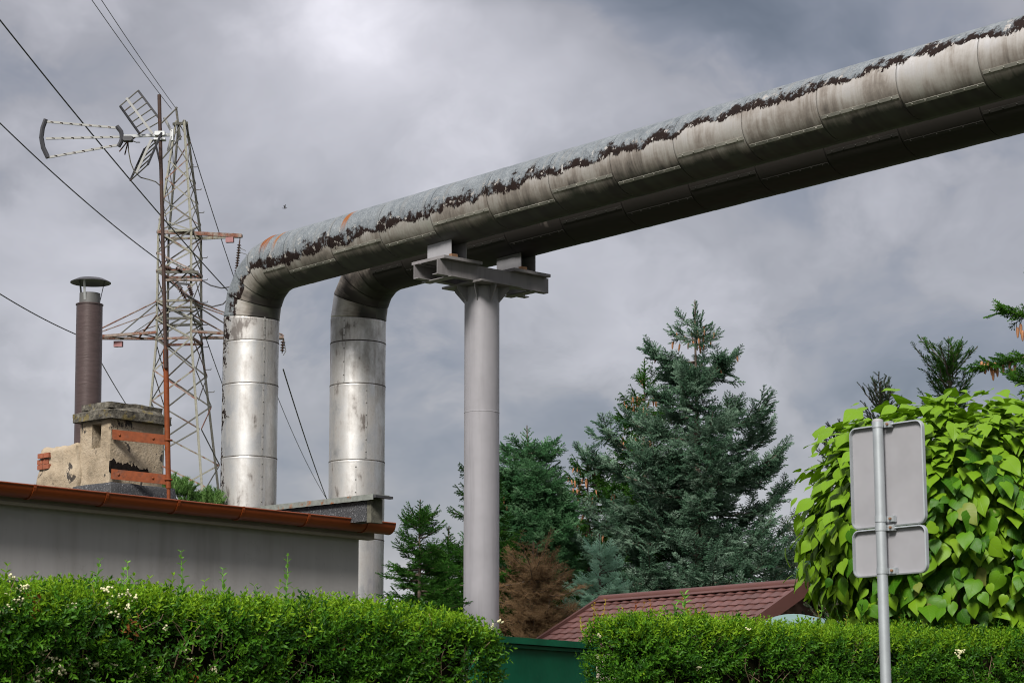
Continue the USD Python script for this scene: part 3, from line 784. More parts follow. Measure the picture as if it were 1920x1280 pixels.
put(ch, 'cap_mortar', rough_box(cu0 - 0.01, cu0 + WU + 0.02, cv0 - WV, cv0 - 0.02, ZT + 0.09, ZT + 0.150, 0.022, seed=12), M['cap'], smooth=60)
put(ch, 'mortar_shoulder', rough_box(cu0 - 0.05, cu0 + 0.5, cv0 - WV - 0.52, cv0 - WV + 0.02, ZG - 0.2, at(100, 838, DC + 0.5)[2], 0.045, seed=21, taper=0.18), M['plaster'], smooth=60)
zb = at(90, 850, DC + 0.55)[2]
for r_i in range(3):
    for c_i in range(2):
        put(ch, 'brick', obox(GP(cu0 + 0.03 + 0.02 * (r_i % 2), cv0 - WV - 0.47 + 0.085 * c_i - 0.03 * (r_i % 2), zb - 0.12 + 0.050 * r_i), UH * 0.10, VHs * 0.039, Z3 * 0.021, 0.004), M['brick'], smooth=False)
put(ch, 'felt_skirt', rough_box(cu0 - 0.07, cu0 + WU + 0.05, cv0 - WV, cv0 + 0.12, ZG - 0.12, at(215, 905, DC)[2], 0.012, seed=5, taper=0.14), M['felt'], smooth=40)
# soot where the plaster has fallen behind the lower band
rs_ = np.random.default_rng(4)
xs0 = np.linspace(0.0, 0.42, 26); up_ = 0.085 - 0.055 * (xs0 / 0.42) + rs_.normal(0, 0.012, 26); lo_ = -0.02 + rs_.normal(0, 0.008, 26)
zs0 = at(240, 880, DC)[2]; sm = []
for k in range(25):
    qv = np.array([GP(cu0 + x, cv0 + d_, zs0 + z_) for d_ in (-0.01, 0.009) for x, z_ in ((xs0[k], lo_[k]), (xs0[k + 1], lo_[k + 1]), (xs0[k + 1], up_[k + 1]), (xs0[k], up_[k]))])
    sm.append(trimesh.convex.convex_hull(qv))
put(ch, 'soot_patch', sm, M['soot_shade'], smooth=False)
put(ch, 'vent_opening', obox(GP(cu0 + 0.145, cv0 - WV * 0.46, at(172, 813, DC)[2]), UH * 0.03, VHs * 0.061, Z3 * 0.104), M['soot_shade'], smooth=False)  # black block set inside the opening, standing in for its shade

# stove pipe beside the chimney
fl = group_part(shed, 'flue')
DF = 21.25
fb = at(166, 900, DF); ft = at(168, 571, DF); fx = np.array([ft[0] + 0.005, ft[1], 0])
RF = 24.6 / F * DF * 1.012
put(fl, 'stove_pipe', join([tube([np.array([fb[0] - 0.01, fb[1], ZG - 0.1]), np.array([ft[0], ft[1], ft[2]])], RF, 40), lathe([(RF, 0), (RF + 0.006, 0.004), (RF + 0.006, 0.014), (RF - 0.02, 0.016)], ft - Z3 * 0.012, seg=40)]), M['flue'])
put(fl, 'collar', lathe([(RF * 0.79, 0), (RF * 0.79, 0.10), (RF * 0.72, 0.10), (RF * 0.72, 0.0)], ft, seg=40), plain('collar_steel', (0.10, 0.10, 0.097), 0.6, 0.3))
cz = at(170, 527, DF)
put(fl, 'rain_cap', lathe([(0.0005, 0.034), (0.06, 0.030), (0.12, 0.018), (RF * 1.55, -0.012), (RF * 1.55, -0.018), (0.10, 0.004), (0.0005, 0.006)], cz, seg=48), plain('rain_cap_black', (0.035, 0.034, 0.036), 0.4, 0.3))
for a in (0.35, 2.6, 4.4):
    dv = np.array([math.cos(a), math.sin(a), 0])
    p0 = ft + dv * RF * 0.78 + Z3 * 0.03; p1 = cz + dv * RF * 1.05 - Z3 * 0.005
    put(fl, 'cap_strut', bar(p0, p1, 0.022, 0.004, dv), M['black'] if a < 1 else M['alu'], smooth=False)

# ------------------------------------------------------------------ antenna mast on the chimney
DM = 20.62
mb, ml, mt_ = at(316, 938, DM), at(310.5, 655, DM), at(298.5, 178, DM)
mast = thing('antenna_mast', 'slim rust brown mast strapped to the chimney with two orange bands', 'mast', tuple(mb))
put(mast, 'lower_tube', rod(at(316, 915, DM), ml, 0.0235, 16), M['brownpaint'])
put(mast, 'foot_tube', rod(at(316.3, 945, DM), at(316, 914, DM), 0.016, 12), M['brownpaint'])
put(mast, 'upper_tube', rod(at(311.3, 690, DM - 0.03), mt_, 0.0165, 14), M['rustmast'])
put(mast, 'clamp_bolt', rod(at(303, 680, DM), at(316, 680, DM), 0.008, 8), M['rustmast'])
for (ya, yb) in ((814, 823), (888, 897)):
    w = GP(cu0 + 0.01, cv0 + 0.012, at(212, ya, DC)[2]); e = GP(cu0 + WU + 0.06, cv0 + 0.012, at(300, yb, 20.9)[2])
    e2 = at(316, yb + 2, DM)
    put(mast, 'strap_band', join([obox((w + e2) / 2, (e2 - w) / 2, VHs * 0.004, Z3 * 0.043)]), M['brownpaint'], smooth=False)
    put(mast, 'band_hook', tube([e2 + VHs * 0.03 * math.cos(t) + UH * 0.03 * math.sin(t) for t in np.linspace(0, 2 * math.pi, 13)], 0.007, 6), M['brownpaint'])
    for f_ in (0.12, 0.72): put(mast, 'band_bolt', lathe([(0.012, 0), (0.012, 0.006), (0.006, 0.012), (0.0005, 0.013)], w + (e2 - w) * f_ + VHs * 0.004, VHs, 8), M['brownpaint'])

# ------------------------------------------------------------------ television antenna
A3 = lambda px, py, dy=0.0: at(px, py, DM + dy)
ant = thing('television_antenna', 'three boom television antenna with grid reflector clamped near the mast top', 'antenna', tuple(A3(300, 256)))
for (p0, p1) in (((84, 228), (220, 240)), ((86, 260), (224, 257)), ((92, 295), (222, 272))):
    a, b = np.array(A3(*p0)), np.array(A3(*p1))
    bm = put(ant, 'director_boom', bar(a, b, 0.014, 0.019), M['white'], smooth=False)
    for k in range(7):
        c = a + (b - a) * ((k + 0.9) / 7.6); hd = np.array([0.013, 0.05, 0.010])
        put(bm, 'director_rod', bar(c - hd, c + hd, 0.007, 0.007), M['rustmast'], smooth=False)
put(ant, 'front_bracket', tube([A3(x, y) for x, y in ((86, 224), (80, 240), (77.5, 258), (81, 277), (90, 296))], 0.021, 8), M['black'])
put(ant, 'rear_bracket', tube([A3(x, y) for x, y in ((219, 237), (227, 247), (229, 257), (227, 266), (222, 275))], 0.020, 8), M['black'])
put(ant, 'main_boom', bar(A3(226, 256), A3(324, 253, 0.06), 0.024, 0.024), M['alu'], smooth=False)
put(ant, 'dipole_box', obox(A3(240, 261), np.array([0.042, 0, 0]), np.array([0, 0.035, 0]), np.array([0, 0, 0.021]), 0.012), M['black'], smooth=False)
for q in ((224, 284, 240, 264), (234, 290, 240, 266), (248, 262, 269, 245)): put(ant, 'dipole_rod', rod(A3(q[0], q[1], 0.08), A3(q[2], q[3], -0.02), 0.006, 6), M['rustmast'])
put(ant, 'dipole_rod', tube([A3(247, 259), A3(250, 265), A3(256, 267, .05), A3(262, 267, .1)], 0.006, 6), M['alu'])


def grid(c00, c01, c10, c11, spine, n, dy):
    """A reflector panel between two dark side bars, with cross rods and a pale spine."""
    gp = group_part(ant, 'reflector_panel')
    (a0, a1), (b0, b1) = (A3(*c00, dy[0]), A3(*c01, dy[1])), (A3(*c10, dy[2]), A3(*c11, dy[3]))
    put(gp, 'side_bar', bar(a0, a1, 0.014, 0.018), M['black'], smooth=False); put(gp, 'side_bar', bar(b0, b1, 0.014, 0.018), M['black'], smooth=False)
    for k in range(n):
        f = k / (n - 1)
        put(gp, 'cross_rod', rod(a0 + (a1 - a0) * f, b0 + (b1 - b0) * f, 0.006, 6), M['towerdark'])
    put(gp, 'spine', bar(A3(*spine[0], -0.03), A3(*spine[1], -0.03), 0.021, 0.010, (0, 1, 0)), M['white'], smooth=False)


grid((225, 199), (261, 250), (259, 170), (302, 227), ((237, 184), (286, 251)), 6, (-0.10, -0.02, 0.12, 0.05))
grid((271, 279), (244, 339), (303, 249), (277, 309), ((284, 261), (256, 324)), 6, (0.20, 0.15, -0.10, -0.16))
put(ant, 'rear_panel_rod', rod(A3(308, 221, .05), A3(322, 247, .05), 0.012, 8), M['white']); put(ant, 'rear_panel_rod', rod(A3(322, 256, .05), A3(315, 283, .05), 0.012, 8), M['white'])
put(ant, 'rear_cross_rod', rod(A3(303, 231, -.1), A3(332, 202, .2), 0.007, 6), M['towerdark']); put(ant, 'rear_cross_rod', rod(A3(305, 297, -.1), A3(340, 256, .2), 0.007, 6), M['towerdark'])
put(ant, 'stay_rod', rod(A3(290, 262), A3(300, 306), 0.010, 6), M['black'])
put(ant, 'mast_clamp', join([obox(A3(300, 251), [0.045, 0, 0], [0, 0.03, 0], [0, 0, 0.018], .006), obox(A3(300, 262), [0.05, 0, 0], [0, 0.035, 0], [0, 0, 0.008], .003), obox(A3(322, 254, .06), [0.014, 0, 0], [0, 0.02, 0], [0, 0, 0.05], .005)]), M['alu'], smooth=False)
put(ant, 'cable', tube([A3(x, y, 0.03) for x, y in ((240, 264), (241, 284), (245, 305), (252, 322), (264, 333), (280, 337), (292, 341), (301, 349), (303, 356), (305, 420), (309, 560), (312.5, 700), (318, 860), (318.5, 900))], 0.0055, 6), M['towerdark'])

# ------------------------------------------------------------------ lattice pylon
DP = 55.0
zp = lambda y: at(340, y, DP)[2]
c0 = at(338, 700, DP)
psi = math.radians(-9); EX = np.array([math.cos(psi), math.sin(psi), 0]); EY = np.array([-math.sin(psi), math.cos(psi), 0])
pyl = thing('lattice_pylon', 'tall rusty lattice steel pylon with crossarms behind the antenna mast', 'pylon', (c0[0], c0[1], 0))


def cen(y):
    """The pylon's axis leans slightly with the picture's own survey."""
    return np.array([at(np.interp(y, (230, 440, 640, 920), (340, 337, 336, 346)), y, DP)[0], DP, zp(y)])


def halfw(y): return np.interp(y, (228, 440, 640, 700, 940, 1500), (8.5, 33, 34.5, 39, 59, 104)) / F * DP


def cor(y, i, j): return cen(y) + EX * halfw(y) * i + EY * halfw(y) * j


lv = [228, 262, 305, 340, 378, 417, 440, 480, 513, 570, 603, 640, 700, 757, 812, 866, 920, 990, 1070, 1160]
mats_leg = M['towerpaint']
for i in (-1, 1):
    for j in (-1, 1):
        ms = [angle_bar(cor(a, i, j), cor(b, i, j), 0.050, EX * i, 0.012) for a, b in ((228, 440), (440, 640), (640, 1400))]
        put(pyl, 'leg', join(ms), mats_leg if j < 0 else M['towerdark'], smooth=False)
rng = random.Random(3)
for a, b in zip(lv[:-1], lv[1:]):
    for (i0, j0, i1, j1) in ((-1, -1, 1, -1), (-1, 1, 1, 1), (-1, -1, -1, 1), (1, -1, 1, 1)):
        off = (EY * (-0.03) if j0 == j1 == -1 else EY * 0.03) if j0 == j1 else EX * 0.03 * i0
        wd = 0.026 if b < 460 else 0.034
        pairs = [((a, i0, j0), (b, i1, j1)), ((b, i0, j0), (a, i1, j1))] if b <= 780 and a >= 300 else [((a, i0, j0), (b, i1, j1))] if (lv.index(a) + (1 if j0 == 1 or i0 == 1 else 0)) % 2 else [((b, i0, j0), (a, i1, j1))]
        for p_, q_ in pairs:
            m_ = M['towerdark'] if rng.random() < 0.4 else M['towerrust'] if rng.random() < 0.35 else M['towerpaint']
            put(pyl, 'brace', bar(cor(*p_) + off, cor(*q_) + off, wd, 0.012, off), m_, smooth=False)
for y in (440, 513, 570, 603, 640):
    for (i0, j0, i1, j1) in ((-1, -1, 1, -1), (-1, 1, 1, 1), (-1, -1, -1, 1), (1, -1, 1, 1)):
        put(pyl, 'horizontal_strut', bar(cor(y, i0, j0), cor(y, i1, j1), 0.06, 0.05), M['towerrust'] if y in (513, 640) else M['towerdark'] if rng.random() < .5 else M['towerpaint'], smooth=False)
# lower crossarm, both sides
armL, armR = at(168, 633, DP - 0.3), at(531, 633, DP + 0.35)
for tip, i in ((armL, -1), (armR, 1)):
    for j in (-1, 1):
        t2 = tip + EY * 0.07 * j
        put(pyl, 'crossarm_chord', bar(cor(628, i, j), t2, 0.075, 0.06), M['towerrust'], smooth=False)
        put(pyl, 'crossarm_tie', bar(cor(570, i, j), t2 + Z3 * 0.06, 0.055, 0.02), M['towerrust'], smooth=False)
        mid = cor(628, i, j) * 0.45 + t2 * 0.55
        put(pyl, 'crossarm_strut', bar(cor(574, i, j), mid, 0.045, 0.02), M['towerdark'], smooth=False)
        mid2 = cor(628, i, j) * 0.68 + t2 * 0.32
        put(pyl, 'crossarm_strut', bar(cor(596, i, -j), cor(628, i, j) * 0.62 + t2 * 0.38, 0.04, 0.02), M['towerrust'], smooth=False)
    for f0 in (0.25, 0.5, 0.75):
        put(pyl, 'crossarm_lacing', bar(cor(628, i, -1) * (1 - f0) + (tip - EY * .07) * f0, cor(628, i, 1) * (1.2 - f0) + (tip + EY * .07) * (f0 - 0.2), 0.04, 0.02), M['towerdark'], smooth=False)
for px in (222,):
    put(pyl, 'marker_plate', obox(at(222, 645, DP - .2), EX * 0.10, EY * 0.05, Z3 * 0.065), M['redplate'], smooth=False)
# upper arm to the right
ua, ub = cor(440, 1, -1), at(453, 442, DP - 0.3)
put(pyl, 'upper_crossarm', bar(cor(441, -1, -1) - EY * .05, ub, 0.06, 0.085), M['towerrust'], smooth=False)
put(pyl, 'upper_crossarm', bar(cor(441, 1, 1), ub + EY * .05, 0.05, 0.07), M['towerpaint'], smooth=False)
put(pyl, 'marker_plate', obox(at(431, 450, DP - .3), EX * 0.09, EY * 0.05, Z3 * 0.06), M['redplate'], smooth=False)
for px in (427, 437): put(pyl, 'plate_hook', rod(at(px, 437, DP - .3), at(px, 446, DP - .3), 0.008, 5), M['towerdark'])
put(pyl, 'mid_crossbar', bar(at(296, 510, DP - .5), at(372, 510, DP - .6), 0.05, 0.06), M['towerdark'], smooth=False)
put(pyl, 'mid_crossbar', bar(at(310, 525, DP - .45), at(379, 525, DP - .55), 0.05, 0.05), M['towerrust'], smooth=False)
put(pyl, 'mid_crossbar', bar(at(316, 582, DP - .45), at(364, 583, DP - .55), 0.05, 0.045), M['towerdark'], smooth=False)
# top cap and lightning rod
put(pyl, 'top_crossbar', bar(at(324, 233, DP - .1), at(352, 231, DP), 0.07, 0.06), M['towerdark'], smooth=False)
put(pyl, 'earth_wire_arm', bar(cen(262) - EX * 0.02, at(330, 201, DP), 0.05, 0.05), M['towerdark'], smooth=False)
for k in range(11):
    y = 310 + k * 42
    p0 = cor(y, 1, 1); put(pyl, 'step_bolt', tube([p0, p0 + EX * 0.14, p0 + EX * 0.145 + Z3 * 0.035], 0.010, 5), M['towerdark'])


def insulator(a, b, n, r, owner, name='insulator'):
    a, b = np.asarray(a), np.asarray(b); ax = nrm(b - a); Ln = np.linalg.norm(b - a); pr = [(0.012, 0)]
    for k in range(n):
        s0 = Ln * (0.14 + 0.78 * k / n); dl = Ln * 0.78 / n
        pr += [(r * 0.35, s0), (r, s0 + dl * 0.35), (r * 0.9, s0 + dl * 0.5), (r * 0.35, s0 + dl * 0.62)]
    pr += [(0.012, Ln * 0.93), (0.012, Ln)]
    return put(owner, name, lathe(pr, a, ax, 12), M['insul'], smooth=40)


hang = insulator(at(450, 446, DP - .3), at(441, 532, DP - .3), 14, 0.052, pyl)
for dx, dy in ((14, 18), (18, 26)): put(pyl, 'arcing_horn', rod(at(447, 440 + dy + 6, DP - .3), at(447 + dx, 446 + dy + 6, DP - .6), 0.007, 5), M['towerdark'])
# strain insulators and jumpers inside the waist
for (a, b) in (((330, 502), (342, 509)), ((333, 536), (350, 562)), ((353, 533), (361, 556)), ((303, 500), (322, 505))):
    insulator(at(*a, DP - .9), at(*b, DP - .7), 5, 0.055, pyl)
put(pyl, 'fuse_bracket', join([bar(at(333, 531, DP - .8), at(356, 533, DP - .8), 0.05, 0.05), bar(at(333, 531, DP - .8), at(341, 541, DP - .8), 0.06, 0.06)]), M['black'], smooth=False)
for q in ((327, 521, 329, 531), (345, 519, 345, 530), (350, 519, 349, 536), (332, 492, 332, 505), (339, 496, 339, 508)): put(pyl, 'pin', rod(at(q[0], q[1], DP - .8), at(q[2], q[3], DP - .8), 0.009, 5), M['towerdark'])
insulator(at(531, 636, DP + .3), at(529, 662, DP + .3), 4, 0.06, pyl)
put(pyl, 'arcing_horn', tube([at(532, 634, DP + .3), at(534, 648, DP + .3), at(536, 658, DP + .3), at(531, 666, DP + .3)], 0.009, 5), M['towerdark'])

# ------------------------------------------------------------------ wires
DIR = nrm(np.array([-0.09, -1.0, 0.0]))


def toward(att, y_at_left, extra=14.0, px=0):
    """A conductor from its fixing on the pylon towards the street: it meets picture column px at height y."""
    rr = pix_dir(px, y_at_left); k = rr[0] / rr[1]
    t = (k * att[1] - att[0]) / (k * -DIR[1] + DIR[0]) if abs(k * -DIR[1] + DIR[0]) > 1e-6 else 15.0
    t = (att[0] - k * att[1]) / (k * DIR[1] - DIR[0])
    P = att + DIR * t; P = np.array([P[0], P[1], at(px, y_at_left, P[1])[2]])
    return P


def conductor(label, a, b, r, sag, extend=0.0):
    a, b = np.asarray(a, float), np.asarray(b, float)
    pts = wire_pts(a, b, sag, 36)
    if extend:
        dv = nrm(pts[-1] - pts[-2]); pts = np.vstack([pts, pts[-1] + dv * extend])
    w = numbered('/World', 'power_line')
    usdkit.mesh(stage, w, tube(pts, r, 6), M['wire'], smooth=True)
    tag(stage.GetPrimAtPath(w), label, 'wire', None)


attA = at(430, 548, DP + .1); conductor('power line passing behind the three antenna booms, ending at the front pipe elbow', attA, toward(attA, 38), 0.0135, 0.10, 12)
attB = at(302, 491, DP - .6); conductor('power line running below the antenna booms to the left leg of the pylon', attB, toward(attB, 231), 0.0125, 0.10, 12)
attC = at(160, 634, DP - .3); conductor('lowest power line at the left edge, ending behind the brown stove pipe', attC, toward(attC, 551), 0.0125, 0.05, 12)
topE = at(331, 205, DP)
for (px, lb) in ((172, 'left one of two thin earth wires rising from the pylon top'), (190, 'right one of two thin earth wires rising from the pylon top')):
    a = topE + np.array([0.0 if px == 190 else -0.12, 0, 0])
    P = at(px, 0, 39.0 if px == 190 else 38.0)
    conductor(lb, a, P, 0.0075, 0.03, 12)
conductor('thin wire falling from the pylon top past the upper crossarm, seen again between the risers', at(352, 250, DP), at(616, 940, 100.0), 0.0115, 0.9, 0)
conductor('power line falling away between the two silver risers to the shed parapet', at(531, 692, DP + .4), at(613, 936, 85.0), 0.0165, 0.1, 6)
conductor('power line falling away from the pylon waist behind the front riser', at(362, 560, DP + .6), at(470, 842, 85.0), 0.0125, 0.25, 6)
conductor('power line falling away behind the chimney cap', at(188, 676, DP), at(246, 772, 70.0), 0.0135, 0.03, 8)
for lb, pts in (('slack jumper loop from the pylon waist to the upper insulator', ((306, 500), (330, 505), (355, 513), (376, 524), (395, 535), (415, 540), (430, 538), (437, 534))), ('slack jumper loop below the waist of the pylon', ((340, 545), (355, 556), (375, 567), (398, 575), (418, 570), (430, 558), (431, 549)))):
    w = numbered('/World', 'jumper_wire'); usdkit.mesh(stage, w, tube([at(x, y, DP - .5) for x, y in pts], 0.017, 6), M['wire'], smooth=True)
    tag(stage.GetPrimAtPath(w), lb, 'wire')

# ------------------------------------------------------------------ foliage prototypes
def needles(pts, dirs, L_, W_, ups=None):
    """Single triangles: base on the twig, tip along dirs."""
    n = len(pts); d = nrm(dirs)
    side = np.cross(d, ups if ups is not None else np.random.default_rng(n).normal(size=(n, 3))); side = nrm(side)
    v = np.stack([pts - side * W_ / 2, pts + side * W_ / 2, pts + d * L_], 1)
    return v.reshape(-1, 3)


def shoot(rng, p0, d, Ln, per_m, nl, nw, out, fwd=0.75):
    n = max(8, int(Ln * per_m)); t = rng.uniform(0, 1, n); d = nrm(d)
    rad = nrm(np.cross(rng.normal(size=(n, 3)), d))
    dr = rad + d * fwd * (0.6 + 0.9 * t[:, None])
    out.append(needles(p0 + d * (Ln * t)[:, None], dr, nl * rng.uniform(0.7, 1.1, (n, 1)), nw))


def spray(seed, Ln=0.40, nl=0.026, nw=0.013, per_m=360, pairs=6, droop=0.15, side_len=0.17, rough=0.25):
    """A spruce branchlet: a main twig with side shoots, thick with needles."""
    rng = np.random.default_rng(seed); out = []
    shoot(rng, np.zeros(3), np.array([1, 0, 0.05]), Ln, per_m, nl, nw, out)
    for k in range(pairs):
        for sgn in (-1, 1):
            f = (k + rng.uniform(0.1, 0.9)) / pairs
            l = side_len * (1.15 - 0.75 * f) * rng.uniform(0.7, 1.2)
            d = nrm(np.array([0.75, sgn * rng.uniform(0.6, 1.0), rng.normal(0, rough) - droop]))
            shoot(rng, np.array([Ln * f * 0.92, 0, 0.02 * f]), d, l, per_m, nl, nw, out)
    v = np.vstack(out)
    return trimesh.Trimesh(v, np.arange(len(v)).reshape(-1, 3), process=False)


SPRAYS = [spray(40 + k) for k in range(4)]
SPRAYS_DROOP = [spray(60 + k, droop=0.75, rough=0.3) for k in range(3)]
SPRAYS_THIN = [spray(70 + k, per_m=200, nl=0.022, nw=0.008, pairs=6, rough=0.6) for k in range(3)]


def pine_tuft(seed, Ln=0.30, nl=0.075, nw=0.009, n=150):
    rng = np.random.default_rng(seed); out = []
    t = rng.uniform(0.1, 1, n); rad = nrm(np.cross(rng.normal(size=(n, 3)), [1, 0, 0]))
    out.append(needles(np.stack([t * Ln, 0 * t, 0 * t], 1), rad + np.array([1.1, 0, 0.1]), nl * rng.uniform(.7, 1.1, (n, 1)), nw))
    v = np.vstack(out)
    return trimesh.Trimesh(v, np.arange(len(v)).reshape(-1, 3), process=False)


TUFTS = [pine_tuft(80 + k) for k in range(3)]


def cone_mesh():
    return lathe([(0.0005, 0), (0.013, 0.006), (0.0165, 0.03), (0.015, 0.07), (0.009, 0.105), (0.0005, 0.115)], (0, 0, 0), (1, 0, 0), 7)


def conifer(name, label, apex, profile, mat, seed, sprays, group=None, whorl=0.27, per=6, z_min=2.0, size=1.0, up0=0.10, droop_end=0.0, tip=1.0, cones=0, cone_top=0.35, dens=1.0, cat='tree', leaders=(), trunk_r=None, gap=0.15, rag=0.0):
    """A conifer: trunk, limbs in whorls, crown of needled sprays. profile: (depth below the apex, radius) pairs in metres."""
    rng = np.random.default_rng(seed)
    H = apex[2]; base = np.array([apex[0], apex[1], 0.0])
    T = thing(name, label, cat, tuple(base), group)
    tr = trunk_r or 0.02 * H
    zz = np.linspace(0, H, 14); wob = np.cumsum(rng.normal(0, 0.012, (14, 2)), 0); wob -= wob[-1] * (zz / H)[:, None]
    axis = np.stack([base[0] + wob[:, 0], base[1] + wob[:, 1], zz], 1)
    put(T, 'trunk', tube(axis, np.maximum(tr * (1 - zz / H), 0.008), 8), M['bark'])
    P, X, Zv, S, K = [], [], [], [], []; limbs = []; CP = []
    pd, pr = np.array(profile).T

    def add(p, d, up, s): P.append(p); X.append(d); Zv.append(up); S.append(s); K.append(rng.integers(len(sprays)))

    add(np.array([apex[0], apex[1], H - 0.36 * size]), np.array([0, 0, 1.0]), rng.normal(size=3), 0.85 * size)
    add(np.array([apex[0], apex[1], H - 0.55 * size]), np.array([0, 0, 1.0]), rng.normal(size=3), 1.0 * size)
    tops = [(np.array([apex[0], apex[1], H]), 1.0)]
    z = H - 0.42 * size
    while z > z_min:
        dep = H - z; R = np.interp(dep, pd, pr)
        k = per if R > 0.4 else max(4, per - 1); a0 = rng.uniform(0, 6.28)
        axp = np.array([np.interp(z, zz, axis[:, 0]), np.interp(z, zz, axis[:, 1]), z])
        for q in range(k):
            if rng.random() < gap: continue
            a = a0 + 2 * np.pi * q / k + rng.normal(0, 0.18); Rb = R * rng.uniform(0.62, 1.08) * (1.0 if rng.random() > .2 else 1.22)
            zb = axp + np.array([0, 0, rng.normal(0, whorl * 0.3)])
            h = np.array([np.cos(a), np.sin(a), 0])
            n = max(3, int(Rb / 0.12)); t = np.linspace(0, 1, n + 1)
            lift = up0 * Rb + (0.28 * max(0, 0.8 - dep) if dep < 0.8 else 0)
            br = zb + h * (Rb * t)[:, None] + np.array([0, 0, 1.0]) * (lift * t - droop_end * Rb * np.sin(t * np.pi * 0.75) + 0.10 * Rb * tip * t ** 3)[:, None]
            br = br + rng.normal(0, 0.012, br.shape) * t[:, None] + (rng.normal(0, rag, 3) * Rb) * t[:, None] ** 1.5
            limbs.append(tube(br, np.maximum(0.018 * Rb * (1 - t) + 0.004, 0.004), 4, False))
            dv = np.gradient(br, axis=0)
            def dress(line, m, s0, lo):
                nl_ = len(line) - 1; dl = np.gradient(line, axis=0)
                for w in range(m):
                    f = lo + (1 - lo) * (w + rng.uniform(0, 1)) / m
                    i0 = min(int(f * nl_), nl_ - 1); p = line[i0] + (line[i0 + 1] - line[i0]) * (f * nl_ - i0)
                    d = nrm(dl[i0]); sd = nrm(np.cross(d, [0, 0, 1])) * (1 if w % 2 else -1)
                    ang = rng.uniform(0.3, 1.05)
                    add(p, d * np.cos(ang) + sd * np.sin(ang) + np.array([0, 0, rng.normal(0.05, 0.24)]), np.array([0, 0, 1.0]) + rng.normal(0, 0.25, 3), size * s0 * (0.75 + 0.35 * (1 - f)) * rng.uniform(.8, 1.15))
            if Rb < 0.6: dress(br, max(4, int(Rb / 0.055 * dens)), 0.55, 0.15)
            else:
                dress(br, max(4, int(Rb / 0.075 * dens)), 0.66, 0.10)
                for _ in range(4): add(axp + h * rng.uniform(.05, .4) + rng.normal(0, .08, 3), h + rng.normal(0, .5, 3), Z3 + rng.normal(0, .4, 3), size * .8)
                for w in range(int(2 + Rb / 0.26)):
                    f = rng.uniform(0.25, 0.92); i0 = min(int(f * n), n - 1); d = nrm(dv[i0]); sd = nrm(np.cross(d, [0, 0, 1])) * (1 if w % 2 else -1)
                    ll = (0.16 + 0.40 * Rb * (1 - f * .8)) * rng.uniform(.6, 1.15); ang = rng.uniform(.55, 1.0)
                    d2 = nrm(d * np.cos(ang) + sd * np.sin(ang) + np.array([0, 0, rng.normal(0.08, 0.22)])); tt_ = np.linspace(0, 1, 5)[:, None]
                    ln = br[i0] + d2 * ll * tt_ + np.array([0, 0, 1.0]) * (0.22 * ll * tt_ ** 2.5 - 0.10 * ll * np.sin(tt_ * np.pi))
                    limbs.append(tube(ln, [0.008, 0.007, 0.006, 0.005, 0.004], 4, False))
                    dress(ln, max(4, int(ll / 0.060 * dens)), 0.60, 0.1); add(ln[-2], ln[-1] - ln[-2], np.array([0, 0, 1.0]) + rng.normal(0, .2, 3), 0.6 * size)
            add(br[-2], dv[-1] + np.array([0, 0, 0.05]), np.array([0, 0, 1.0]) + rng.normal(0, 0.2, 3), size * 0.62)
            if cones and dep < cone_top * 10 and rng.random() < cones:
                for _ in range(rng.integers(2, 6)):
                    i0 = rng.integers(max(1, n // 3), n + 1); CP.append(br[i0] + rng.normal(0, 0.04, 3) - np.array([0, 0, 0.02]))
        z -= whorl * rng.uniform(0.75, 1.2) * np.interp(dep, (0, 1.2), (0.62, 1.0))
    put(T, 'limbs', join(limbs), M['bark'], smooth=False, kind='stuff')
    instances(T, 'crown', [(s_, mat) for s_ in sprays], np.array(P), np.array(X), np.array(Zv), np.array(S), K)
    if CP:
        CP = np.array(CP); n = len(CP)
        instances(T, 'cones', [(cone_mesh(), M['cone'])], CP, np.array([0, 0, -1.0]) + rng.normal(0, 0.15, (n, 3)), np.tile([1.0, 0, 0], (n, 1)), rng.uniform(0.8, 1.15, n), [0] * n)
    return T


def prof(rows, D):
    """Survey of a crown's outline: (picture rows below the apex, half width) to metres at distance D."""
    return [(0, 0.03)] + [(a / F * D, b / F * D) for a, b in rows]


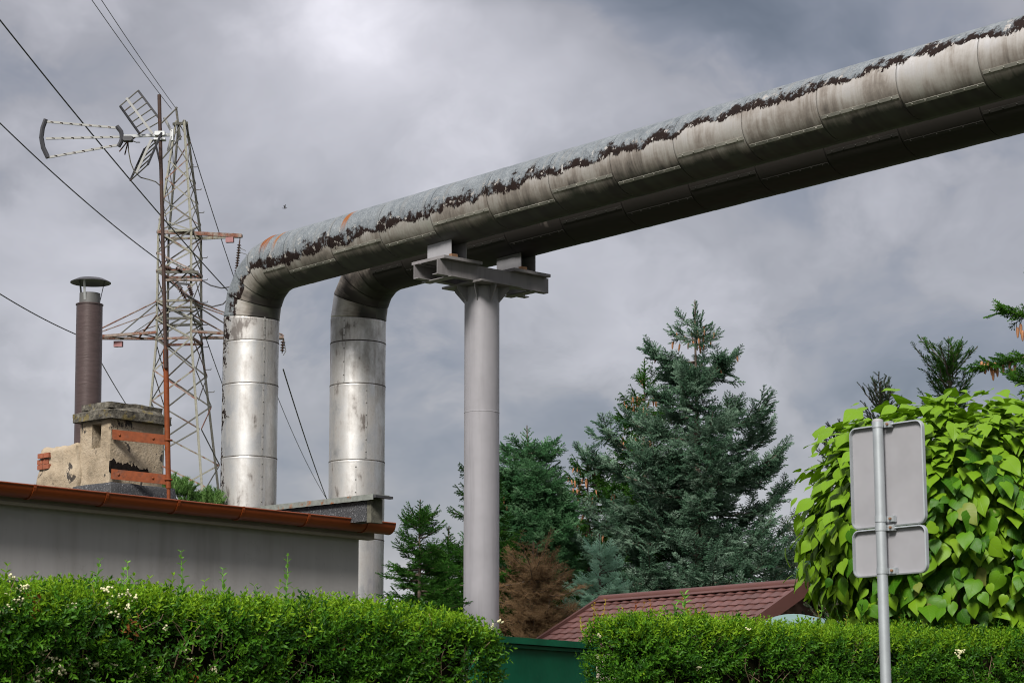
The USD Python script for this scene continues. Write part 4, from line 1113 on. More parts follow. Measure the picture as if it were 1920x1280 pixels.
TREES = True
if TREES:
    conifer('blue_spruce', 'big blue green spruce with a broad ragged crown behind the brown roof', at(1303, 562, 40), prof([(30, 20), (90, 48), (140, 78), (220, 126), (300, 180), (430, 212), (530, 235), (900, 260)], 40), M['n_blue'], 101, SPRAYS,
            'conifers behind the hedges', 0.38, 6, 2.6, 1.25, 0.16, 0.12, 2.2, 0.8, 0.14, 1.0, gap=0.08, rag=0.025)
    conifer('spruce', 'narrow dark spruce with cones, second leader at the left shoulder of the big blue spruce', at(1208, 672, 42.5), prof([(40, 22), (90, 45), (160, 60), (320, 110), (600, 150)], 42.5), M['n_dark'], 102, SPRAYS_DROOP, 'conifers behind the hedges', 0.30, 6, 3.0, 1.1, 0.12, 0.05, 1, 0.5, 0.2, 1.0)
    conifer('fir', 'pale green fir standing directly right of the grey column', at(988, 797, 39), prof([(25, 28), (60, 50), (110, 68), (180, 88), (300, 110), (600, 140)], 39), M['n_fir'], 103, SPRAYS, 'conifers behind the hedges', 0.22, 8, 2.6, 1.2, 0.10, 0.04, 1, 0, 0, 1.3, gap=0.02)
    conifer('spruce', 'dark green spruce with hanging cones between the pale fir and the big blue spruce', at(1102, 838, 41), prof([(30, 20), (60, 36), (120, 52), (190, 84), (300, 110), (500, 130)], 41), M['n_dark'], 104, SPRAYS_DROOP, 'conifers behind the hedges', 0.22, 7, 2.6, 1.1, 0.02, 0.10, 1.2, 0.7, 0.4, 1.0)
    conifer('spruce', 'young dark spruce with a thin leader between the rear riser and the grey column', at(788, 936, 30), prof([(18, 9), (34, 20), (60, 34), (110, 48), (180, 64), (400, 90)], 30), M['n_dark'], 105, SPRAYS, 'conifers behind the hedges', 0.14, 7, 2.2, 0.80, 0.06, 0.05, 1.2, 0, 0, 1.4, gap=0.02)
    conifer('spruce', 'dark spruce half hidden behind the left side of the grey column', at(902, 842, 35), prof([(40, 30), (80, 44), (160, 66), (260, 92), (500, 120)], 35), M['n_dark'], 106, SPRAYS_DROOP, 'conifers behind the hedges', 0.27, 6, 2.4, 1.0, 0.05, 0.06, 1.2, 0.0, 0.3, 1.0)
    conifer('spruce', 'dark green spruce filling the gap behind the dead brown conifer', at(968, 872, 39), prof([(40, 34), (100, 64), (200, 90), (500, 130)], 39), M['n_dark'], 107, SPRAYS_DROOP, 'conifers behind the hedges', 0.22, 8, 2.4, 1.1, 0.0, 0.10, 1.0, 0.5, 0.4, 1.3, gap=0.02)
    conifer('blue_spruce', 'small pale silver blue spruce at the left end of the brown roof', at(1124, 1000, 35.5), prof([(20, 14), (50, 34), (90, 52), (140, 66), (300, 85)], 35.5), M['n_blue_light'], 108, SPRAYS, 'conifers behind the hedges', 0.19, 7, 2.2, 0.95, 0.14, 0.0, 1, 0, 0, 1.1, gap=0.05)
    conifer('spruce', 'dark spruce low in the gap left of the grey column', at(842, 985, 36), prof([(30, 24), (80, 62), (140, 84), (400, 120)], 36), M['n_dark'], 109, SPRAYS, 'conifers behind the hedges', 0.18, 7, 2.2, 1.1, 0.05, 0.04, 1, 0, 0, 1.3, gap=0.0)
    conifer('spruce', 'dark spruce between the dead brown conifer and the big blue spruce', at(1052, 930, 42), prof([(30, 24), (80, 55), (200, 90), (400, 120)], 42), M['n_dark'], 114, SPRAYS_DROOP, 'conifers behind the hedges', 0.22, 7, 2.2, 1.2, 0.05, 0.06, 1, 0.3, 0.4, 1.3, gap=0.0)
    conifer('spruce', 'grey green pine like conifer between the big blue spruce and the catalpa', at(1495, 955, 44), prof([(30, 20), (80, 45), (200, 80), (400, 100)], 44), M['n_greypine'], 110, SPRAYS, 'conifers behind the hedges', 0.26, 7, 2.6, 1.1, 0.1, 0.0, 1, 0, 0, 1.0)
    conifer('dead_conifer', 'dead brown conifer with bare reddish twigs right of the grey column foot', at(1000, 1014, 34.6), prof([(20, 28), (60, 52), (110, 62), (170, 66), (300, 74)], 34.6), M['n_dead'], 111, SPRAYS_THIN, 'conifers behind the hedges', 0.10, 9, 2.0, 1.0, 0.30, 0.22, 1.0, 0, 0, 1.9, trunk_r=0.04, gap=0.12, rag=0.42)
    conifer('spruce', 'dark spruce top with several leaders rising above the catalpa', at(1783, 648, 30), prof([(14, 16), (40, 42), (70, 50), (110, 46), (200, 60), (500, 90)], 30), M['n_mid'], 112, SPRAYS, 'conifers behind the hedges', 0.15, 8, 3.2, 0.66, 0.75, 0.0, 1, 0, 0, 1.2, gap=0.15, rag=0.22)
    # big spruce at the right edge
    TS = conifer('spruce', 'nearest dark spruce at the right edge with long hanging cones', at(2016, 330, 24), prof([(100, 60), (150, 96), (260, 104), (330, 120), (390, 140), (700, 180)], 24), M['n_mid'], 113, SPRAYS, 'conifers behind the hedges', 0.40, 6, 3.0, 0.9, 0.10, 0.04, 1.4, 0, 0, 0.9, gap=0.3)
    rng = np.random.default_rng(9)
    for px, py in ((1841, 686), (1847, 690), (1853, 684), (1859, 692), (1862, 702), (1866, 688), (1870, 695), (1881, 690), (1893, 684), (1903, 690), (1908, 622), (1914, 616), (1917, 628), (1897, 700)):
        p0 = at(px, py, 24.0)
        put(TS, 'cone', trimesh.Trimesh(np.array(cone_mesh().vertices) @ np.array([[0, 0, -1], [0, 1, 0], [1, 0, 0]]).astype(float) + p0 + Z3 * 0.05, cone_mesh().faces[:, ::-1], process=False), M['cone'], smooth=True)
    # extra limb carrying them
    P, X, Zv, S = [], [], [], []
    for pl in (((2012, 640), (1930, 668), (1880, 682), (1836, 690)), ((2012, 640), (1960, 610), (1925, 590), (1884, 584))):
        pts = np.array([at(x, y, 24.0) for x, y in pl]); tt = np.linspace(0, 1, 26)
        cur = np.stack([np.interp(tt, np.linspace(0, 1, len(pts)), pts[:, k]) for k in range(3)], 1)
        put(TS, 'limb', tube(cur, np.linspace(0.03, 0.006, 26), 6), M['bark'])
        for k in range(3, 26):
            d = nrm(cur[k] - cur[k - 1])
            for sg in (-1, 1):
                P.append(cur[k]); X.append(d * rng.uniform(0.5, 1) + np.array([0, sg * rng.uniform(.2, .9), rng.normal(0.15, 0.35)])); Zv.append(Z3 + rng.normal(0, .3, 3)); S.append(rng.uniform(0.35, 0.6))
    instances(TS, 'foliage', [(s_, M['n_mid']) for s_ in SPRAYS], np.array(P), np.array(X), np.array(Zv), np.array(S), [k % 4 for k in range(len(P))])


    def pine(name, label, centre, rad, mat, seed, n, up=0.9, size=1.0, lobes=7):
        rng = np.random.default_rng(seed); c = np.asarray(centre, float); rad = np.asarray(rad, float)
        T = thing(name, label, 'tree', (c[0], c[1], 0), 'pines behind the hedges')
        put(T, 'trunk', tube([[c[0], c[1] + .1, 0], [c[0] + .05, c[1], c[2] * .5], [c[0], c[1], c[2]]], [0.09, 0.06, 0.012], 8), M['bark'])
        lb = [c + rng.uniform(-0.75, 0.75, 3) * rad for _ in range(lobes)]
        limbs = [tube([[c[0], c[1], c[2] - rad[2] * 1.1], (c + q) / 2 - Z3 * .05, q], [0.03, 0.02, 0.008], 5, False) for q in lb]
        put(T, 'limbs', join(limbs), M['bark'], smooth=False, kind='stuff')
        P, X = [], []
        for k in range(n):
            q = lb[rng.integers(lobes)]; d = nrm(rng.normal(size=3)); d[2] = abs(d[2]) * 0.8 - 0.1
            P.append(q + d * rad * 0.42 * rng.uniform(0.2, 1) ** 0.6); X.append(d * (1 - up) + Z3 * up + rng.normal(0, 0.22, 3))
        instances(T, 'crown', [(s_, mat) for s_ in TUFTS], np.array(P), np.array(X), rng.normal(size=(n, 3)), size * rng.uniform(0.6, 1.1, n), rng.integers(0, 3, n))
        return T


    pine('pine', 'bushy green pine top showing between the chimney and the front riser', at(358, 952, 34), (0.40, 0.42, 0.32), M['n_pine'], 201, 300, 0.6, 0.72)
    conifer('pine', 'grey green pine top left of the sign panel, tallest behind the catalpa', at(1650, 716, 31), prof([(20, 16), (50, 30), (90, 38), (140, 52), (400, 80)], 31), M['n_greypine'], 202, TUFTS, 'pines behind the hedges', 0.10, 7, 3.6, 0.62, 1.0, 0.0, 1, 0, 0, 1.3, gap=0.05, trunk_r=0.05)
    conifer('pine', 'slim grey pine top leaning at the left shoulder of the catalpa', at(1570, 792, 31), prof([(20, 10), (50, 24), (80, 40), (140, 56), (400, 80)], 31), M['n_greypine'], 203, TUFTS, 'pines behind the hedges', 0.12, 6, 3.2, 0.62, 0.6, 0.0, 1, 0, 0, 1.2, gap=0.1, trunk_r=0.05)

# ------------------------------------------------------------------ house with brown metal tiles
RA, RBp = atz(1128, 1125, 3.99), atz(1510, 1094, 3.99)
VR = nrm(RBp - RA); UR = np.array([-VR[1], VR[0], 0]); UR = UR if UR[1] > 0 else -UR
LR = float(np.linalg.norm(RBp - RA)); SL = math.radians(28)
DN = -UR * math.cos(SL) - Z3 * math.sin(SL); NR = -UR * math.sin(SL) + Z3 * math.cos(SL)
house = thing('tiled_house', 'low house with a brown metal tile roof behind the right hedge', 'house', (RA[0], RA[1], 0))
TWD, TLN = 0.183, 0.182
nc, nr = int(LR / TWD), 9
roof = group_part(house, 'roof')
for r_ in range(nr):
    for c_ in range(nc):
        xs_ = np.linspace(0, 1, 9); row = []
        for (yy, dz) in ((0.0, 0.0), (1.0, 0.0), (1.0, -0.018)):
            hgt = 0.009 * np.sin(2 * np.pi * xs_) + 0.015 * yy
            sag_ = 0.012 * np.sin(2 * np.pi * xs_) if yy else 0 * xs_
            row.append(RA + VR * ((c_ + xs_) * LR / nc)[:, None] + DN * ((r_ + yy) * TLN - 0.0 + sag_)[:, None] + NR * (hgt + dz)[:, None])
        v = np.vstack(row); fs = []
        for a in range(2):
            for b in range(8): k = a * 9 + b; fs += [[k, k + 9, k + 10], [k, k + 10, k + 1]]
        put(roof, 'tile', trimesh.Trimesh(v, np.array(fs), process=False), M['tile'], smooth=40)
rc = np.array([RA + VR * (LR * t) for t in np.linspace(-0.005, 1.005, 2)])
put(roof, 'ridge_cap', tube([rc[0] + Z3 * 0.012, rc[1] + Z3 * 0.012], 0.062, 14), M['tile'])
put(roof, 'ridge_flange', obox((rc[0] + rc[1]) / 2 + DN * 0.09 + NR * 0.034, (rc[1] - rc[0]) / 2, DN * 0.035, NR * 0.005), M['tile'], smooth=False)
for e, nm in ((RA - VR * 0.03, 'verge_board'), (RA + VR * (LR + 0.03), 'verge_board')):
    put(house, nm, obox(e + DN * 0.85 - NR * 0.035, DN * 0.87, VR * 0.028, NR * 0.085), M['tile'], smooth=False)
wl = [RA + VR * 0.25 - Z3 * 0.1, RA + VR * (LR - 0.25) - Z3 * 0.1]
gab = []
for e in wl:
    pts = np.array([e + VR * s - Z3 * 0.02 for s in (-.08, .08)] + [e + VR * s - UR * k - Z3 * (0.02 + abs(k) * math.tan(SL)) for s in (-.08, .08) for k in (1.35, -1.35)] + [np.array([*(e + VR * s - UR * k)[:2], 0]) for s in (-.08, .08) for k in (1.35, -1.35)])
    gab.append(trimesh.convex.convex_hull(pts))
put(house, 'gable_wall', gab[0], plain('brown_gable', (0.11, 0.06, 0.05), 0.8), smooth=False); put(house, 'gable_wall', gab[1], plain('brown_gable_right', (0.11, 0.06, 0.05), 0.8), smooth=False)
put(house, 'front_wall', obox((wl[0] + wl[1]) / 2 - UR * 1.35 - Z3 * ((wl[0][2] + .75) / 2), (wl[1] - wl[0]) / 2, UR * 0.08, Z3 * (wl[0][2] - 0.75) / 2), M['soffit'], smooth=False)
bk = []
for t in (0, 1): bk.append(RA + VR * LR * t)
put(roof, 'rear_slope', obox((bk[0] + bk[1]) / 2 + (UR * math.cos(SL) - Z3 * math.sin(SL)) * 0.8, (bk[1] - bk[0]) / 2, (UR * math.cos(SL) - Z3 * math.sin(SL)) * 0.8, (UR * math.sin(SL) + Z3 * math.cos(SL)) * 0.01), M['tile'], smooth=False)

# pale teal curved sheet roof beside it
tc = at(1486, 1151, 27)
ring = np.linspace(0.15, np.pi - 0.15, 15)
arc = [tc + np.array([0.36 * math.cos(a), -0.1, 0.17 * math.sin(a) - 0.17]) for a in ring]
canopy = trimesh.convex.convex_hull(np.vstack([np.array(arc), np.array(arc) + np.array([0.5, 1.1, 0])]))
cp = thing('garden_canopy', 'pale teal curved canopy just above the right hedge beside the roof end', 'canopy', (tc[0], tc[1], 0))
put(cp, 'canopy_sheet', canopy, M['teal'], smooth=40)
for q in (arc[0], arc[-1], arc[0] + np.array([.5, 1.1, 0]), arc[-1] + np.array([.5, 1.1, 0])): put(cp, 'post', rod([q[0], q[1], 0], q, 0.02, 8), M['galv'])

# ------------------------------------------------------------------ gate
ga, gb = at(880, 1188, 16.15), at(1112, 1198.5, 17.3); gb[2] = ga[2]
UG = nrm(gb - ga); VG = np.array([UG[1], -UG[0], 0]); LG = float(np.linalg.norm(gb - ga)); gz = ga[2]
gate = thing('metal_gate', 'dark green sheet metal gate between the two hedges', 'gate', (ga[0], ga[1], 0))
gm = (ga + gb) / 2
put(gate, 'panel', obox([gm[0], gm[1], gz / 2 + .02], UG * LG / 2, VG * 0.012, Z3 * (gz / 2 - 0.06)), M['green'], smooth=False)
put(gate, 'top_rail', obox(gm - Z3 * 0.022, UG * (LG / 2 + 0.02), VG * 0.045, Z3 * 0.022, 0.008), M['green'], smooth=False)
put(gate, 'top_trim', obox(gm - Z3 * 0.062 + VG * 0.014, UG * LG / 2, VG * 0.016, Z3 * 0.010, 0.004), M['green'], smooth=False)
put(gate, 'frame_stile', obox(np.array([gb[0], gb[1], gz / 2 - .04]) - UG * 0.035 + VG * 0.006, UG * 0.028, VG * 0.024, Z3 * (gz / 2 - 0.06), 0.006), M['green'], smooth=False)
put(gate, 'frame_stile', obox(np.array([ga[0], ga[1], gz / 2 - .04]) + UG * 0.035 + VG * 0.006, UG * 0.028, VG * 0.024, Z3 * (gz / 2 - 0.06), 0.006), M['green'], smooth=False)

# ------------------------------------------------------------------ hedges
def leaf_tris(rng, p, d, n, Ln, W):
    """A folded pointed leaf of 6 triangles."""
    d = nrm(d); s = nrm(np.cross(n, d)); n = np.cross(d, s)
    m = p + d * Ln * 0.5 - n * Ln * 0.05; t = p + d * Ln - n * Ln * 0.12
    a1, a2 = p + d * Ln * 0.28 + s * W * 0.46 + n * W * 0.16, p + d * Ln * 0.68 + s * W * 0.38 + n * W * 0.10
    b1, b2 = p + d * Ln * 0.28 - s * W * 0.46 + n * W * 0.16, p + d * Ln * 0.68 - s * W * 0.38 + n * W * 0.10
    return [p, a1, m, a1, a2, m, a2, t, m, p, m, b1, b1, m, b2, b2, m, t]


def sprig(seed, pairs=5, Ln=0.13, leaf=0.038, w=0.016, young=False):
    """A privet twig: opposite leaves, each pair turned against the last. Each leaf is an island of its own."""
    rng = np.random.default_rng(seed); v, f = [], []
    for k in range(pairs):
        t = 0.15 + 0.85 * k / max(1, pairs - 1); p = np.array([Ln * t, rng.normal(0, .004), rng.normal(0, .004)])
        ph = k * np.pi / 2 + rng.normal(0, .35)
        for sg in (0, np.pi):
            rad = np.array([0, np.cos(ph + sg), np.sin(ph + sg)])
            d = rad * rng.uniform(0.6, 1.0) + np.array([0.45 + 0.6 * t, 0, 0]) + rng.normal(0, .15, 3)
            n = np.array([1.0, 0, 0]) - rad * 0.4 + rng.normal(0, .25, 3)
            sz = rng.uniform(0.75, 1.15) * (1.0 if k < pairs - 1 else 0.7)
            tri = np.array(leaf_tris(rng, p, d, n, leaf * sz, w * sz * rng.uniform(.85, 1.2)))
            u, inv = np.unique(tri.round(7), axis=0, return_inverse=True)
            f.append(inv.reshape(-1, 3) + sum(len(x) for x in v)); v.append(u)
    return trimesh.Trimesh(np.vstack(v), np.vstack(f), process=False)


SPR = [sprig(300 + k) for k in range(5)]
SPRY = [sprig(320 + k, 4, 0.10, 0.036, 0.0135) for k in range(4)]


def hedge(label, A, B, top, thick, n_leaf, seed, leaf_scale=1.0, low=1.35, end_face=False, round_r=True, young=0.45):
    rng = np.random.default_rng(seed)
    A, B = np.array([A[0], A[1], 0.0]), np.array([B[0], B[1], 0.0])
    W = nrm(B - A); N = np.array([W[1], -W[0], 0]); Ln = float(np.linalg.norm(B - A))       # N: towards the street
    T = thing('privet_hedge', label, 'hedge', tuple(A))
    z0 = top - low; rc = 0.16

    def surf(s, t):
        """Hedge surface: t in 0..1 goes up the front face, round the shoulder and across the top to the back."""
        lf, lc, lt = low - rc, rc * np.pi / 2, thick - rc
        q = t * (lf + lc + lt)
        f = np.clip(q / lf, 0, 1); a = np.clip((q - lf) / lc, 0, 1) * np.pi / 2; b = np.clip((q - lf - lc) / lt, 0, 1)
        y = -rc + rc * np.cos(a) - b * lt; z = z0 + f * lf + rc * np.sin(a)
        nn = np.cos(a)[:, None] * N + np.sin(a)[:, None] * Z3
        p = A + W * s[:, None] + N * y[:, None] + Z3 * z[:, None]
        if round_r:
            e = np.clip((s - (Ln - 0.28)) / 0.28, 0, 1)
            sh = 0.15 * (1 - np.sqrt(np.maximum(0, 1 - e ** 2)))
            p = p - nn * sh[:, None]; nn = nrm(nn + W * (e * 1.2)[:, None])
        h = (meshkit.fbm(p * 2.2 + seed, 3, seed) - 0.5) * 0.16 + (meshkit.fbm(p * 7 + seed, 2, seed + 3) - 0.5) * 0.10
        return p + nn * h[:, None], nn

    # solid dark core added so the gaps between leaves look shaded
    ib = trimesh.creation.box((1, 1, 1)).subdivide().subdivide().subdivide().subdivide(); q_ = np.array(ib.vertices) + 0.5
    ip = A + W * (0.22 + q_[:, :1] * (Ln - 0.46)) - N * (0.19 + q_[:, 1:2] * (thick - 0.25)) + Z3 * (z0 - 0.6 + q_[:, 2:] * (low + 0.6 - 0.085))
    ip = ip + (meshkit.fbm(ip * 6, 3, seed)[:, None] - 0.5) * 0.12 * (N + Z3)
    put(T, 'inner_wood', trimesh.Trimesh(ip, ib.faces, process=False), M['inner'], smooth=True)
    # twigs
    tw = []
    for _ in range(340):
        s_, t_ = rng.uniform(0.05, Ln - 0.1, 1), rng.uniform(0.0, 0.62, 1)
        p, nn = surf(s_, t_); p, nn = p[0] - nn[0] * rng.uniform(0.03, 0.14), nn[0]
        d = nrm(Z3 * rng.uniform(0.5, 1) + W * rng.normal(0, 0.55) + nn * rng.uniform(0.0, 0.45)); l = rng.uniform(0.08, 0.28)
        b = rng.normal(0, 0.03, 3)
        tw.append(tube([p, p + d * l * .5 + b, p + d * l], [0.0038, 0.003, 0.0015], 4, False))
    put(T, 'twigs', join(tw), M['twig'], smooth=False, kind='stuff')
    # leaves
    t = rng.uniform(0, 1, n_leaf) ** 0.95; s = rng.uniform(0, Ln, n_leaf)
    p, nn = surf(s, t)
    if end_face:
        ne = int(n_leaf * 0.22); ye, ze = rng.uniform(0, thick, ne), z0 + low * rng.uniform(0, 1, ne)
        pe = A - N * ye[:, None] + Z3 * ze[:, None]; he = (meshkit.fbm(pe * 3 + seed, 3, seed) - 0.5) * 0.2
        shd = np.clip((ze - (top - 0.16)) / 0.16, 0, 1)
        p = np.vstack([p, pe - W * he[:, None] + W * (0.07 * shd ** 2)[:, None]]); nn = np.vstack([nn, nrm(-W + Z3 * shd[:, None] * 0.8)]); t = np.concatenate([t, ze * 0 + 0.3]); n_leaf = len(p)
    pt = meshkit.fbm(p * 5.0 + 9, 3, seed + 7)
    keep = rng.uniform(0, 1, n_leaf) < np.clip((pt - 0.41 + 0.41 * nn[:, 2]) * 6.0, 0.16, 1.0)
    p, nn, t = p[keep], nn[keep], t[keep]; n = len(p)
    depth = rng.exponential(0.045, n)
    p = p - nn * np.clip(depth, 0, 0.2)[:, None]
    d = nn * 0.75 + Z3 * 0.55 + rng.normal(0, 0.55, (n, 3))
    up = nn[:, 2]
    isy = (rng.uniform(0, 1, n) < young * np.clip(0.07 + 1.7 * up, 0, 1.35)) & (depth < 0.07)  # lighter young tips favour the top, also putting its light into the colour
    sc = leaf_scale * rng.uniform(0.75, 1.2, n)
    rl = rng.normal(size=(n, 3))
    instances(T, 'foliage', [(m_, M['hedge_old']) for m_ in SPR], p[~isy], d[~isy], rl[~isy], sc[~isy], rng.integers(0, 5, (~isy).sum()))
    dy_ = d + Z3 * 0.6
    instances(T, 'young_foliage', [(m_, M['hedge_new']) for m_ in SPRY], p[isy] + nn[isy] * 0.015, dy_[isy], rl[isy], sc[isy], rng.integers(0, 4, isy.sum()))
    # taller shoots
    return T, surf, W, N, Ln, rng


M['inner'] = plain('hedge_shade_core', (0.014, 0.013, 0.007), 1.0, 0, 0.5, 14, 0.5, 20, 0.0)  # near-black colour stands in for the shade inside the hedge


def tall_shoot(T, base, h, rng, mat, leaf=0.055, w=0.022, name='shoot', lean=0.12):
    d = nrm(Z3 + np.array([rng.normal(0, lean), rng.normal(0, lean), 0])); v, f, n0 = [], [], 0
    st = tube([base, base + d * h * .55 + rng.normal(0, .006, 3), base + d * h], [0.004, 0.003, 0.0015], 5, False)
    vs, fs = [np.array(st.vertices)], [np.array(st.faces)]; n0 = len(st.vertices)
    k = max(3, int(h / 0.035))
    for q in range(k):
        t = 0.2 + 0.8 * q / (k - 1); p = base + d * h * t; ph = q * 1.57 + rng.normal(0, .4)
        for sg in (0, np.pi):
            rad = np.array([np.cos(ph + sg), np.sin(ph + sg), 0])
            tri = np.array(leaf_tris(rng, p, rad * rng.uniform(.5, 1) + Z3 * rng.uniform(.4, 1.0), Z3 - rad * .5 + rng.normal(0, .2, 3), leaf * rng.uniform(.7, 1.1) * (1.1 - .45 * t), w * (1.1 - .4 * t)))
            vs.append(tri); fs.append(np.arange(18).reshape(-1, 3) + n0); n0 += 18
    put(T, name, trimesh.Trimesh(np.vstack(vs), np.vstack(fs), process=False), mat, smooth=False)


def blossom(T, p, rng, size=0.05):
    """A loose panicle of small cream flowers."""
    ms = []
    ax = nrm(rng.normal(size=3) + np.array([0, -0.3, 0.5]))
    for q in range(14):
        f = q / 13
        c = p + ax * size * (f - .3) + nrm(rng.normal(size=3)) * size * 0.33 * (1.1 - f)
        r = size * 0.13 * rng.uniform(.7, 1.2); m = trimesh.creation.icosphere(0, r); m.apply_translation(c); ms.append(m)
    put(T, 'blossom', join(ms), M['blossom'], smooth=False)


HA, HB = at(-60, 1096, 12.4), at(952, 1158, 15.2)
H1, surf1, W1, N1, L1, rg = hedge('long clipped privet hedge with cream blossoms in front of the shed wall', HA, HB, 2.505, 0.8, 15000, 401, young=0.62)
for (px, h, y0) in ((8, .09, 1090), (175, .12, 1098), (186, .07, 1100), (228, .11, 1098), (240, .13, 1098), (256, .09, 1100), (283, .07, 1104), (303, .06, 1104), (318, .10, 1105), (343, .17, 1110), (360, .06, 1106), (385, .07, 1106), (420, .12, 1106), (484, .08, 1110), (520, .10, 1112), (534, .19, 1114), (548, .08, 1114), (605, .07, 1116), (622, .06, 1118), (628, .07, 1118), (656, .05, 1120)):
    k = (px - 960) / F; zt = 2.5
    # a point on the hedge top along this picture column
    s_ = None
    Aq = np.array([HA[0], HA[1], 0]) - N1 * rg.uniform(0.15, 0.5)
    a_ = Aq[0] - k * (Aq[1] * cP + (zt - EYE) * sP); b_ = W1[0] - k * W1[1] * cP
    b0 = Aq + W1 * (-a_ / b_); b0[2] = 2.56
    tall_shoot(H1, b0, h * 1.6, rg, M['weed'] if h > .1 else M['hedge_new'], 0.058, 0.024)
for px, py, sz in ((18, 1082, .05), (38, 1100, .06), (10, 1118, .05), (30, 1124, .05), (12, 1137, .06), (6, 1146, .06), (40, 1135, .05), (58, 1107, .06), (134, 1141, .07), (204, 1107, .06), (216, 1116, .05), (237, 1120, .05), (207, 1139, .06), (219, 1146, .06), (240, 1135, .045), (254, 1122, .05), (8, 1186, .05), (98, 1190, .04), (78, 1222, .05), (98, 1242, .06), (110, 1258, .07), (68, 1254, .06), (86, 1256, .05), (64, 1270, .06), (73, 1270, .06), (126, 1244, .05), (169, 1240, .05), (190, 1249, .06), (212, 1250, .05), (270, 1254, .05), (289, 1260, .05), (311, 1174, .05), (406, 1256, .05), (361, 1234, .04), (346, 1214, .04), (258, 1270, .05), (938, 1172, .05), (920, 1184, .03), (795, 1236, .03)):
    k = pix_dir(px, py); Pn = np.array([HA[0], HA[1], 0]) + N1 * 0.02
    tt = np.dot(Pn - np.array([0, 0, EYE]), N1) / np.dot(k, N1); q = np.array([0, 0, EYE]) + k * tt
    if q[2] > 2.5: q = np.array([0, 0, EYE]) + k * (tt * 1.006)
    blossom(H1, q + rg.normal(0, 0.012, 3), rg, sz)
for px, py in ((60, 1122), (52, 1146), (101, 1168), (236, 1172), (242, 1182), (250, 1165), (356, 1262), (362, 1272), (640, 1212)):
    k = pix_dir(px, py); Pn = np.array([HA[0], HA[1], 0]); tt = np.dot(Pn - np.array([0, 0, EYE]), N1) / np.dot(k, N1); q = np.array([0, 0, EYE]) + k * tt
    vv = []
    for _ in range(7): vv += leaf_tris(rg, q + rg.normal(0, .018, 3), rg.normal(size=3) - Z3, rg.normal(size=3), 0.04, 0.018)
    put(H1, 'dead_leaves', trimesh.Trimesh(np.array(vv), np.arange(len(vv)).reshape(-1, 3), process=False), M['deadleaf'], smooth=False)

H2A, H2B = at(1196, 1150, 15.6), at(2010, 1194, 17.7)
H2, surf2, W2, N2, L2, rg2 = hedge('clipped privet hedge right of the green gate, below the catalpa', H2A, H2B, 2.525, 0.62, 14000, 402, round_r=False, end_face=True, young=0.6, leaf_scale=0.9)
for px, py, sz in ((1124, 1192, .04), (1404, 1179, .035), (1802, 1221, .06), (1309, 1252, .04), (1795, 1224, .05)):
    k = pix_dir(px, py); Pn = np.array([H2A[0], H2A[1], 0]) + N2 * 0.03; tt = np.dot(Pn - np.array([0, 0, EYE]), N2) / np.dot(k, N2); blossom(H2, np.array([0, 0, EYE]) + k * tt, rg2, sz)
# left end of the right hedge is cut square: foliage on its end face comes with the rounded sheet above

# leggy shrub and tall weed behind the right hedge
rg3 = np.random.default_rng(77)
sh = thing('shrub', 'thin leggy shrub with yellow and reddish young leaves against the brown roof', 'shrub', tuple(at(1160, 1300, 16.8) * [1, 1, 0]))
for px, py, h in ((1095, 1150, .16), (1110, 1135, .22), (1125, 1128, .26), (1140, 1132, .22), (1158, 1140, .20), (1172, 1125, .24), (1190, 1128, .22), (1205, 1140, .16), (1225, 1128, .20), (1240, 1140, .16), (1290, 1130, .20), (1305, 1122, .24), (1318, 1135, .18), (1335, 1148, .14)):
    p = at(px, py, 16.9 + rg3.uniform(-.3, .3)); tall_shoot(sh, p - Z3 * h, h * 1.05, rg3, M['rose'], 0.042, 0.022, 'stem', 0.3)
wd = thing('weed', 'tall pointed green weed rising above the right hedge in front of the roof', 'weed', tuple(at(1275, 1300, 16.2) * [1, 1, 0]))
for px, py, h in ((1273, 1112, .55), (1262, 1136, .4), (1286, 1150, .35)):
    p = at(px, py, 16.2); tall_shoot(wd, p - Z3 * h, h, rg3, M['weed'], 0.10, 0.024, 'stem', 0.05)
ub_ = thing('shrub', 'scrubby green and yellow undergrowth below the catalpa crown', 'shrub', tuple(at(1690, 1300, 18.0) * [1, 1, 0]))
for k in range(60):
    px = rg3.uniform(1500, 1935); py = 1150 + rg3.uniform(-14, 22) - 26 * math.exp(-((px - 1690) / 45) ** 2)
    p = at(px, py, 18.0 + rg3.uniform(-.4, .5)); h = rg3.uniform(.2, .42)
    tall_shoot(ub_, p - Z3 * h, h * 1.1, rg3, M['rose'] if rg3.random() < .35 else M['weed'] if rg3.random() < .3 else M['hedge_old'], 0.045, 0.02, 'stem', 0.3)

# ------------------------------------------------------------------ catalpa
def heart_leaf(L_, W_, rng):
    rows = [(-0.06, 0.20), (0.05, 0.40), (0.22, 0.50), (0.42, 0.455), (0.62, 0.32), (0.80, 0.17), (0.93, 0.055), (1.0, 0.004)]
    droop, fold, tw = rng.uniform(0.18, 0.42), rng.uniform(0.0, 0.14), rng.normal(0, 0.06); v, uv = [], []
    for k, (t, w) in enumerate(rows):
        for q in (-1, -0.5, 0, 0.5, 1):
            y = q * w * W_ * 1.0; x = t * L_
            if k == 0 and q == 0: x = 0.02 * L_
            z = -droop * L_ * t * t + fold * abs(q) * w * W_ * 1.2 - 0.10 * W_ * (abs(q) == 1) * w + tw * y * t + 0.035 * L_ * math.sin(7 * t + 2 * q)
            v.append((x, y, z)); uv.append((q * w, t))
    v = np.array(v); f = []
    for k in range(len(rows) - 1):
        for q in range(4): a = k * 5 + q; f += [[a, a + 5, a + 6], [a, a + 6, a + 1]]
    return v, np.array(f), np.array(uv)


